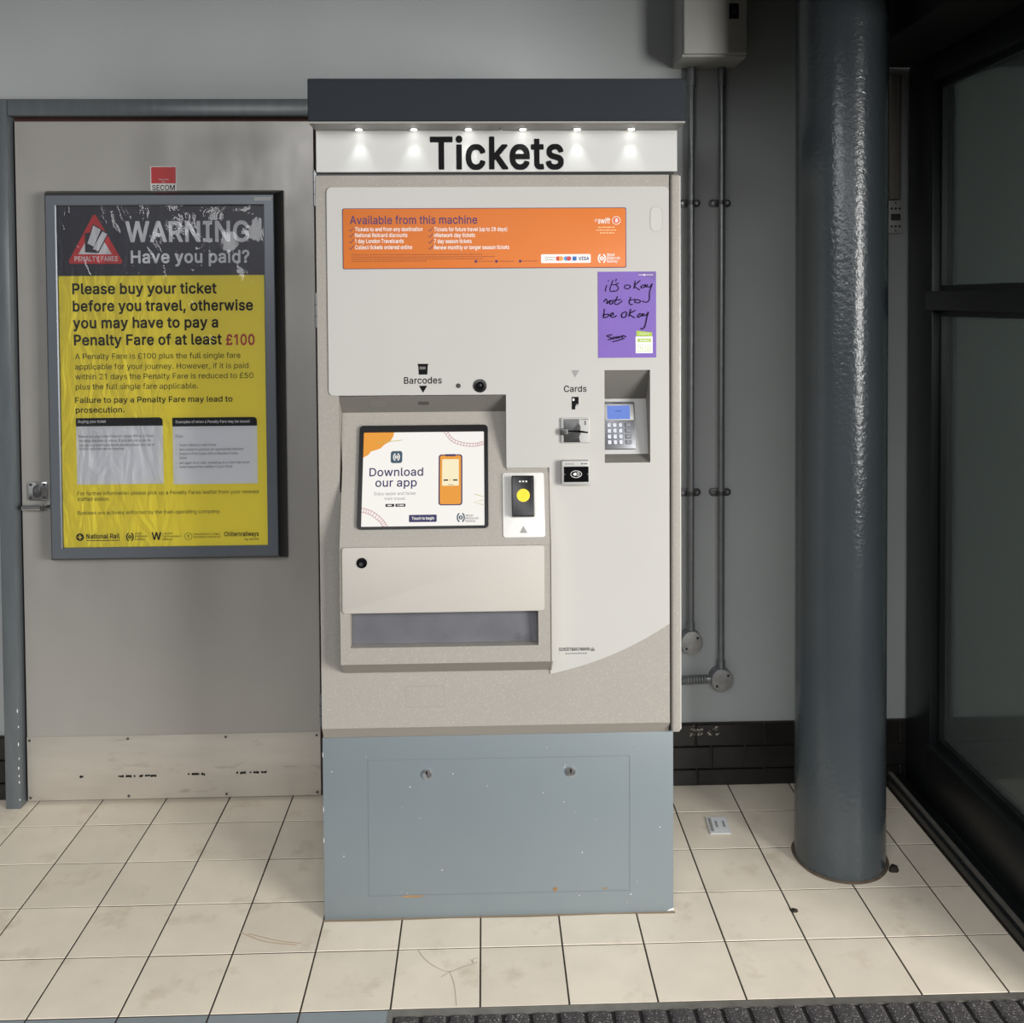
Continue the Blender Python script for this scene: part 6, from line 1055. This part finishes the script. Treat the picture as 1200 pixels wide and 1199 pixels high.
shapes('phone_ticket', INC, [rrect(-.1071, -.1881, -.0656, -.1219, .002, 3)], S + .0006, SCRC, ts)
words('small_print', INC, -.1035, -.092, -.176, S + .0009, .0035, SCRK, ts); words('small_print', INC, -.080, -.069, -.176, S + .0009, .0035, SCRK, ts)
words('small_print', INC, -.092, -.079, -.1865, S + .0009, .0016, SCRG, ts); shapes('screen_graphic', INC, [circ(-.0865, -.174, .0018, 8)], S + .0009, SCRO, ts)
strokes('screen_graphic', INC, [dn([(-.028, .2093), (-.0044, .216)]), dn([(-.0044, .2243), (-.0301, .2304), (-.0045, .2361)])], .0013, S, SCRL, ts, False)
rail_logo('rail_logo', INC, -.0607, -.2665, .0105, S, SCRT, ts)
for s, b, v in (('West', -.0298, .2642), ('Midlands', -.017, .2709), ('Railway', -.0244, .2775)):
    text('lettering', INC, s, -.0489, b, -v, .0052, S, SCRG, ts, bold=.008, res=2)
# smart card and barcode reader on the right of the module
rp = plate('reader_plate', INC, rrect(.0430, -.3165, .1465, -.1580, .006, 4), 0, .003, PLATEW, tm, .001)
rb = plate('ticket_reader', INC, rrect(.0650, -.2680, .1207, -.1682, .003, 3), .003, .026, BLACK, tm, .0025)
plate('yellow_disc', INC, circ(.0935, -.2172, .0160, 28), .026, .0266, YELB, rb)
strokes('disc_print', INC, [[(.087, -.211), (.093, -.215), (.100, -.210)], [(.089, -.224), (.096, -.220)], [(.090, -.205), (.097, -.2055)]], .0008, .0269, mat('amber_print', (200, 168, 20), .5), rb)
for x in (.0858, .0937, .1016): plate('indicator', INC, rect(x - .0022, -.1848, x + .0022, -.1812), .026, .0264, PLATEW, rb)
strokes('reader_bevel_line', INC, [[(.0715, -.262), (.0715, -.173)], [(.1145, -.262), (.1145, -.173)]], .0009, .0263, mat('dark_grey_line', (58, 58, 62), .4), rb, False)
shapes('arrow_mark', INC, [[(.0932, -.2885), (.0836, -.306), (.1027, -.306)]], .0036, GREYP, rp)

# ---------------------------------------------------------------- card devices
cr = plate('card_slot', front(2.416), rrect(.190, 1.2195, .262, 1.2825, .003, 3), 0, .006, GREYL, tm, .0012)
F = front(2.410)
plate('slot_throat', F, [(.197, 1.2795), (.236, 1.2795), (.2345, 1.268), (.239, 1.2605), (.239, 1.2425), (.2345, 1.2345), (.238, 1.2215), (.197, 1.2215)], 0, .0012, STEELD, cr, .0004)
plate('slot_gap', front(2.4088), [(.202, 1.2490), (.257, 1.2440), (.257, 1.2475), (.235, 1.2515), (.202, 1.2515)], 0, .0007, BLACKG, cr)
plate('slot_nose', front(2.4088), rrect(.187, 1.2405, .207, 1.2565, .003, 3), 0, .006, STEELD, cr, .0015)
shapes('slot_icon', F, [rect(.2485, 1.2705, .2525, 1.2740), rect(.2485, 1.2655, .2525, 1.2685)], .0006, INK, cr); words('small_print', F, .240, .258, 1.2775, .0006, .0016, INKS, cr)
ct = plate('contactless_reader', front(2.416), rrect(.190, 1.1165, .2595, 1.1770, .004, 4), 0, .020, GREYL, tm, .002)
plate('reader_face', front(2.396), rect(.1955, 1.1245, .2570, 1.1630), 0, .0008, BLACKG, ct)
FC_ = front(2.3952)
strokes('contactless_symbol', FC_, [[*circ(.2260, 1.1440, .0135, 20, .0085), circ(.2260, 1.1440, .0135, 20, .0085)[0]], [(.2285, 1.139), (.2305, 1.144), (.2285, 1.149)], [(.2315, 1.1375), (.234, 1.144), (.2315, 1.1505)]], .0011, .0004, WHITEP, ct)
shapes('contactless_hand', FC_, [[(.2175, 1.1445), (.222, 1.148), (.2265, 1.1475), (.2270, 1.1415), (.222, 1.140)]], .0005, WHITEP, ct)
for k in range(4): plate('indicator', front(2.396), circ(.2015 + k * .0055, 1.1695, .0013, 8), 0, .0006, INK, ct)
words('small_print', front(2.396), .238, .2565, 1.1685, .0006, .0024, INKS, ct)
for x in (.1975, .2550): plate('screw', front(2.3952), circ(x, 1.144, .0016, 8), 0, .0006, STEEL, ct)
# card terminal pocket
bm = bmesh.new()
poly_prism(bm, side(.2998), [(2.421, 1.4008), (2.480, 1.322), (2.504, 1.31), (2.504, 1.4008)], 0, .1150)
build('terminal_hood', bm, POCKET, tm)
Pn0, Pn1 = Vector((0, 2.480, 1.322)), Vector((0, 2.446, 1.1850))
pd = (Pn1 - Pn0).normalized(); pn = Vector((0, pd.z, -pd.y)); pn = pn if pn.y < 0 else -pn
PADF = Frame(tuple(Pn0), (1, 0, 0), tuple(-pd), tuple(pn))
bm = bmesh.new()
poly_prism(bm, side(.2998), [(2.480, 1.322), (2.446, 1.185), (2.504, 1.185), (2.504, 1.322)], 0, .1150)
build('terminal_surround', bm, GREYL, tm)
bm = bmesh.new()
poly_prism(bm, side(.2998), [(2.446, 1.1850), (2.421, 1.1685), (2.504, 1.1685), (2.504, 1.185)], 0, .1150)
build('terminal_ledge', bm, POCKET, tm)
kp2 = plate('payment_terminal', PADF, rrect(.3025, -.1300, .3830, -.0085, .003, 3), 0, .007, PADG, tm, .0015)
plate('terminal_trim', PADF, rrect(.3065, -.0560, .3800, -.0150, .002, 3), .007, .0085, GREYL, kp2, .0006)
plate('terminal_display', PADF, rect(.3125, -.0535, .3705, -.0185), .0085, .0092, SCRB, kp2)
words('small_print', PADF, .333, .348, -.034, .0096, .0018, SCRN, kp2)
shapes('terminal_print', PADF, [rect(.326, -.0128, .352, -.0108)], .0074, BLACK, kp2)
keys = []
bm = bmesh.new(); poly_prism(bm, FLOORF, rrect(-.0048, -.0054, .0048, .0054, .002, 3), 0, .003, .001, 1)
kme = bpy.data.meshes.new('key'); bm.to_mesh(kme); bm.free(); kme.materials.append(KEYM)
bm = bmesh.new(); poly_prism(bm, FLOORF, rrect(-.0075, -.0050, .0075, .0050, .002, 3), 0, .003, .001, 1)
kwm = bpy.data.meshes.new('wide_key'); bm.to_mesh(kwm); bm.free(); kwm.materials.append(PADG)
rotm = Matrix((tuple(PADF.ex), tuple(PADF.ey), tuple(PADF.en))).transposed().to_4x4()
off = tm.location
for r in range(4):
    for c in range(4):
        k = link('key', kme if c < 3 else kwm, None, kp2)
        pos = PADF((.3160, .3305, .3450, .3650)[c], -.0685 - r * .0145, .0068) - off
        k.matrix_local = Matrix.Translation(pos) @ rotm
        if c < 3:
            text('key_number', PADF, '123456789*0#'[r * 3 + c], (.3160, .3305, .3450)[c] - .0012, (.3160, .3305, .3450)[c] + .0012, -.0685 - r * .0145 - .002, .004, .0101, INK, kp2, res=1)

# ================================================================ THINGS ON AND AROUND THE MACHINE
# handwritten purple note
nt = empty('handwritten_note', (.357, 2.414, 1.432)); tag(nt, 'purple paper note with black handwriting stuck on the ticket machine', 'note')
F = front(2.4155)
sh = plate('sheet', F, rect(.2845, 1.4315, .4300, 1.6465), 0, .0007, PURPLE, nt)
F = front(2.4148)
shapes('folded_corner', F, [[(.3750, 1.6463), (.4298, 1.6463), (.4298, 1.6250), (.405, 1.6330)]], .0003, PURPLED, nt)
words('small_print', F, .386, .422, 1.6375, .0006, .0014, WHITEP, nt); shapes('small_crest', F, [circ(.4005, 1.6380, .0022, 8)], .0007, WHITEP, nt)
strokes('handwriting', F, NOTE_INK, .0023, .0006, INKP, nt)
shapes('green_label', F, [[(.3800, 1.4855), (.4195, 1.4845), (.4198, 1.4945), (.3802, 1.4990)]], .0004, GREENP, nt)
shapes('white_label', F, [rect(.3782, 1.4425, .4210, 1.4842)], .0006, WHITEP, nt)
shapes('green_label', F, [rect(.3832, 1.4705, .4168, 1.4790)], .0009, GREENP, nt)
words('small_print', F, .389, .412, 1.4735, .0012, .0022, WHITEP, nt)
words('small_print', F, .383, .417, 1.4630, .0009, .0012, GREYP, nt); words('small_print', F, .383, .417, 1.4470, .0009, .0014, GREENP, nt)
words('small_print', F, .388, .412, 1.4905, .0008, .0014, WHITEP, nt)
text('lettering', F, '116 123', .3830, .4170, 1.4510, .0092, .0009, GREENP, nt, bold=.006, res=3)

# ---------------------------------------------------------------- poster case on the door
pc = empty('poster_case', (-0.986, 3.03, 0.795)); tag(pc, 'grey framed yellow penalty fare warning poster hung on the metal door', 'poster')
F = front(3.0615)
X0, X1, Z0, Z1 = -1.2985, -0.6725, 0.8250, 1.8735
plate('backing', F, rect(X0 - .02, Z0 - .02, X1 + .02, Z1 + .02), 0, .0500, CASED, pc)
ring('frame', F, X0, Z0, X1, Z1, [(0, .0500), (0, .0605), (.003, .0625), (.0300, .0625), (.0325, .0605)], CASEG, pc)
ring('frame_edge', F, X0, Z0, X1, Z1, [(.0325, .0605), (.038, .052), (.0500, .012), (.0500, .0003)], CASED, pc)
plate('frame_label', front(2.999), rect(-.7000, 1.8865, -.6480, 1.8975), 0, .0006, GREYL, pc)
F = front(3.0110)
ps = plate('poster_sheet', F, rect(X0, Z0, X1, Z1), 0, .0008, YELLOWP, pc)
F = front(3.0102); H = .0003
bnr = shapes('poster_banner', F, [rect(X0, 1.6600, X1, Z1)], H, NAVYP, ps)
H1, H3, H4 = .0007, .0010, .0013
shapes('warning_triangle', F, [[(-1.1915, 1.8445), (-1.2665, 1.7060), (-1.2640, 1.6975), (-1.1075, 1.6965), (-1.1045, 1.7045), (-1.1820, 1.8445), (-1.1867, 1.8478)]], H1, REDP, ps)
shapes('triangle_field', F, [[(-1.1864, 1.8115), (-1.2376, 1.7260), (-1.1359, 1.7255)]], H3, WHITET, ps)
shapes('wallet_picture', F, [[(-1.2156, 1.7908), (-1.1865, 1.7929), (-1.1727, 1.7545), (-1.1771, 1.7297), (-1.2167, 1.7322)]], H4, NAVYP, ps)
for edge_, face_ in (([(-1.1917, 1.8178), (-1.1651, 1.8019), (-1.1885, 1.7433), (-1.2129, 1.757)], [(-1.1901, 1.8133), (-1.168, 1.8008), (-1.1896, 1.749), (-1.2089, 1.7592)]), ([(-1.1646, 1.8007), (-1.1453, 1.7882), (-1.1754, 1.7297), (-1.1975, 1.7411)], [(-1.163, 1.7957), (-1.1486, 1.7871), (-1.1764, 1.7354), (-1.193, 1.7422)])):
    shapes('ticket_picture_edge', F, [edge_], H4 + .0002, NAVYP, ps); shapes('ticket_picture', F, [face_], H4 + .0005, WHITET, ps)
text('lettering', F, *POSTER_WHITE[0], H1, WHITET, ps, bold=.022, res=5)
text('lettering', F, *POSTER_WHITE[1], H1, WHITET, ps, bold=.018, res=4)
text('lettering', F, *POSTER_WHITE[2], H3, WHITET, ps, bold=.012, res=3)
for rw in POSTER_HEAD: text('lettering', F, *rw, H1, INKS, ps, bold=.018, res=4)
text('lettering', F, *POSTER_RED[0], H1, REDT, ps, bold=.018, res=4)
for rw in POSTER_BODY: text('lettering', F, *rw, H1, INKS, ps, bold=.005)
for rw in POSTER_BOLD[:2]: text('lettering', F, *rw, H1, INK, ps, bold=.015, res=3)
shapes('text_box', F, [rect(-1.2543, 1.0190, -.9905, 1.2010), rect(-.9610, 1.0165, -.7025, 1.1980)], H1, WHITET, ps)
def tabbox(x0, z0, x1, z1): return [(x0, z0), (x1, z0), (x1, z1 - .010), (x1 - .003, z1 - .003), (x1 - .010, z1), (x0, z1)]
shapes('text_box_heading', F, [tabbox(-1.2545, 1.1985, -.9905, 1.2240), tabbox(-.9612, 1.1955, -.7025, 1.2225)], H3, INK, ps)
for rw in POSTER_TINY_WHITE: text('lettering', F, *rw, H4, WHITET, ps, bold=.012)
for rw in POSTER_TINY[:11]: text('lettering', F, *rw, H3, INKS, ps, bold=.004)
shapes('bullet', F, [circ(x, z, .0012, 6) for x, z in ((-0.951, 1.1370), (-0.9512, 1.1233), (-0.9514, 1.1100), (-0.9519, 1.0815), (-0.9521, 1.0692))], H3, INKS, ps)
# operator logos along the foot of the poster
shapes('operator_logo', F, [circ(-1.2487, .8563, .0118, 22)], H1, INK, ps)
shapes('operator_logo', F, [[(-1.2565, .8578), (-1.2510, .8578), (-1.2510, .8635), (-1.2465, .8635), (-1.2465, .8595), (-1.2410, .8563), (-1.2465, .8530), (-1.2465, .8490), (-1.2510, .8490), (-1.2510, .8548), (-1.2565, .8548)]], H3, YELLOWP, ps)
rail_logo('operator_logo', F, -1.0963, .8550, .0120, H1, INK, ps)
strokes('operator_logo', F, [[*circ(-.9177, .8545, .0110, 20), circ(-.9177, .8545, .0110, 20)[0]], [(-.9225, .8585), (-.9130, .8585)], [(-.9177, .8585), (-.9177, .8490)], [(-.9210, .8540), (-.9145, .8540)]], .0012, H1, INKS, ps, False)
for rw in POSTER_BOLD[2:]: text('lettering', F, *rw, H1, INK, ps, bold=.018, res=3)
words('small_print', F, -1.2294, -1.1281, .8440, H1, .0026, INKS, ps)
for rw in POSTER_TINY[11:]: text('lettering', F, *rw, H1, INKS, ps, bold=.006)
# clear plastic cover, rippled
bm = bmesh.new(); nx, ny = 40, 66
gv = [[bm.verts.new((X0 + (X1 - X0) * a / nx, 3.0045 + (0.0014 * math.sin(a * .9 + b * .35) + .0010 * math.sin(a * .37 - b * .8) if 0 < a < nx and 0 < b < ny else 0) * (.15 + 2.0 * max(0, (b - 50) / 16) * max(0, (a - 18) / 22)), Z0 + (Z1 - Z0) * b / ny)) for b in range(ny + 1)] for a in range(nx + 1)]
for a in range(nx):
    for b in range(ny): bm.faces.new((gv[a][b], gv[a + 1][b], gv[a + 1][b + 1], gv[a][b + 1]))
build('cover_sheet', bm, COVER, pc, 180)

# security sticker above the poster case
ss = empty('security_sticker', (-.993, 3.062, 1.923)); tag(ss, 'small red and white security company sticker above the warning poster', 'sticker')
F = front(3.0618)
plate('sticker_sheet', F, rect(-1.0333, 1.9215, -.9525, 2.0003), 0, .0006, WHITEP, ss)
shapes('red_field', front(3.0612), [rect(-1.0305, 1.9475, -.9550, 1.9980)], .0003, REDP, ss)
text('lettering', front(3.0612), 'SECOM', -1.0280, -.9583, 1.9268, .0153, .0003, INK, ss, bold=.012, res=3)
text('lettering', front(3.0612), 'Security', -1.0078, -.9763, 1.9575, .0045, .0006, WHITET, ss, res=1)
text('lettering', front(3.0612), 'by', -.9974, -.9869, 1.9505, .0042, .0006, WHITET, ss, res=1)

# ---------------------------------------------------------------- steel column
scol = empty('steel_column', (.992, 2.672, 0)); tag(scol, 'round dark blue grey glossy steel column standing right of the ticket machine', 'column')
bm = bmesh.new()
prof = [(.1230, 0.0005), (.1230, 2.899)]
n = 64; zs = [0.0005 + (2.8985) * k / 40 for k in range(41)]
rr = [[bm.verts.new((.992 + .1225 * math.cos(2 * math.pi * a / n), 2.672 + .1225 * math.sin(2 * math.pi * a / n), z)) for a in range(n)] for z in zs]
for k in range(40):
    for a in range(n): bm.faces.new((rr[k][a], rr[k][(a + 1) % n], rr[k + 1][(a + 1) % n], rr[k + 1][a]))
bm.faces.new(rr[0][::-1]); bm.faces.new(rr[-1])
build('shaft', bm, COLUMN, scol)
bm = bmesh.new()
pr = [(.1226, .004), (.127, .003), (.131, 0.0004)]
rr = [[bm.verts.new((.992 + (r + .004 * math.sin(3 * a * 2 * math.pi / n + 1)) * math.cos(2 * math.pi * a / n), 2.672 + r * math.sin(2 * math.pi * a / n), z)) for a in range(n)] for r, z in pr]
for k in range(2):
    for a in range(n): bm.faces.new((rr[k][a], rr[k][(a + 1) % n], rr[k + 1][(a + 1) % n], rr[k + 1][a]))
build('mortar_collar', bm, mat('dirty_mortar', (96, 84, 70), .9, var=.25, vscale=40), scol)

# ---------------------------------------------------------------- electrical enclosure and conduits
eb = empty('electrical_box', (.705, 3.02, 2.31)); tag(eb, 'grey wall mounted electrical enclosure above the two conduits', 'electrical box')
box('housing', .605, .803, 2.945, 3.099, 2.310, 2.62, BOXG, eb, .003)
ed = box('lid', .607, .801, 2.930, 2.9445, 2.316, 2.62, BOXG, eb, .005, 3)
plate('lid_lock', front(2.930), rect(.745, 2.420, .774, 2.466), 0, .002, BLACK, eb, .0005)
plate('lock_pin', front(2.928), circ(.7605, 2.443, .0065, 14), 0, .0015, STEELD, eb)
def conduit(label, x, zb, zend, junction_side, clamp_dx):
    c = empty('conduit', (x, 3.075, zend)); tag(c, label, 'conduit', 'conduits below the electrical box')
    tube('pipe', [(x, 3.076, zend + .030), (x + .001, 3.076, 1.2), (x + .004, 3.076, 2.255)], .0105, STEEL, c, 18)
    tube('coupler', [(x + .004, 3.076, 2.250), (x + .004, 3.076, 2.309)], .0135, STEEL, c, 18)
    tube('coupler', [(x, 3.076, zend + .026), (x, 3.076, zend + .062)], .0130, STEEL, c, 18)
    for z in (1.883, .955):
        s = plate('saddle_clamp', front(3.099), rrect(x - .034, z - .012, x + .036, z + .012, .011, 5), 0, .008, STEELD, c, .001)
        tube('clamp_strap', [(x + .001, 3.076, z - .007), (x + .001, 3.076, z + .007)], .0122, STEELD, s, 16)
        for q in (-.022, .024): plate('screw', front(3.091), circ(x + q, z, .0055, 10), 0, .003, STEEL, s)
    j = plate('junction_box', front(3.099), circ(x, zend, .036, 28), 0, .040, STEEL, c, .002)
    plate('junction_lid', front(3.059), circ(x, zend, .0345, 28), 0, .003, mat('cast_lid', (150, 150, 148), .5, metal=.4, var=.15, vscale=60), j, .001)
    for q in (-1, 1): plate('screw', front(3.056), circ(x + q * .018, zend + q * .017, .0042, 10), 0, .001, BLACK, j)
    if junction_side == 'stub':
        tube('outlet', [(x - .030, 3.078, zend + .003), (x - .075, 3.078, zend + .003)], .012, STEEL, c, 14)
    else:
        P = [(x - .030, 3.078, zend), (x - .05, 3.078, zend - .001)]
        tube('outlet', P, .0135, STEEL, c, 14)
        k = 46; fx = []
        for i in range(k):
            t = i / (k - 1); fx.append((x - .048 - .20 * t, 3.078 - .01 * t, zend - .001 + .006 * math.sin(t * 2.2) - .016 * t))
        tube('flexible_hose', fx, .0130, STEEL, c, 14, corrug=.16)
conduit('straight metal conduit nearest the ticket machine, ending in the higher round junction box', .657, 2.30, .477, 'stub', 0)
conduit('straight metal conduit nearest the column, ending in the lower round junction box with flexible hose', .755, 2.30, .354, 'hose', 0)

# trunking with perforated plate between column and partition
tr = empty('cable_trunking', (1.316, 3.085, 1.784)); tag(tr, 'narrow grey cable trunking with a perforated plate behind the column', 'trunking')
box('cover', 1.297, 1.334, 3.070, 3.099, 1.892, 2.285, TRUNK, tr, .003)
box('cover_ridge', 1.319, 1.323, 3.066, 3.070, 1.892, 2.280, TRUNK, tr, .001)
pp = plate('perforated_plate', front(3.099), rect(1.296, 1.784, 1.340, 1.888), 0, .022, GREYL, tr, .002)
for z in (1.805, 1.862):
    for x in (1.305, 1.318, 1.331): plate('hole', front(3.077), circ(x, z, .0040, 10), 0, .0005, BLACK, pp)
plate('window_slot', front(3.077), rect(1.302, 1.824, 1.334, 1.845), 0, .0006, DARKFR, pp)
for z in (1.792, 1.880): plate('screw', front(3.077), circ(1.318, z, .0026, 8), 0, .0006, INK, pp)

# ---------------------------------------------------------------- litter on the floor
lt = empty('dropped_ticket', (.691, 2.84, .001)); tag(lt, 'small printed paper ticket lying on the floor tiles between machine and column', 'ticket')
TF = Frame((.6625, 2.8900, .0022), (.995, -.02, 0), (-.075, -.99, 0), (0, 0, 1))
plate('paper', TF, rect(0, 0, .061, .092), 0, .0016, PAPER, lt)
shapes('dark_band', TF, [rect(.004, .006, .013, .080)], .0019, GREYP, lt)
for x in (.022, .044): shapes('printed_block', TF, [rect(x, .022, x + .007, .058)], .0019, GREYP, lt)
words('small_print', TF, .014, .055, .075, .0019, .004, WHITEP, lt)
def blob(name, x, y, r, h, m, label, cat):
    bm = bmesh.new(); n = 14
    rad = [r * random.uniform(.65, 1.15) for _ in range(n)]
    base = [bm.verts.new((x + rad[k] * math.cos(2 * math.pi * k / n), y + .9 * rad[k] * math.sin(2 * math.pi * k / n), .0004)) for k in range(n)]
    mid = [bm.verts.new((x + .6 * rad[k] * math.cos(2 * math.pi * k / n), y + .55 * rad[k] * math.sin(2 * math.pi * k / n), h * random.uniform(.7, 1.1))) for k in range(n)]
    c = bm.verts.new((x, y, h))
    for k in range(n):
        bm.faces.new((base[k], base[(k + 1) % n], mid[(k + 1) % n], mid[k])); bm.faces.new((mid[k], mid[(k + 1) % n], c))
    bm.faces.new(base[::-1])
    return tag(build(name, bm, m, None), label, cat)
blob('leaf_scrap', .787, 2.437, .011, .004, LEAFM, 'small dark leaf scrap on a tile in front of the column', 'leaf')
blob('debris_clump', 1.118, 2.600, .016, .014, LEAFM, 'small dark clump of debris against the foot of the column', 'debris')
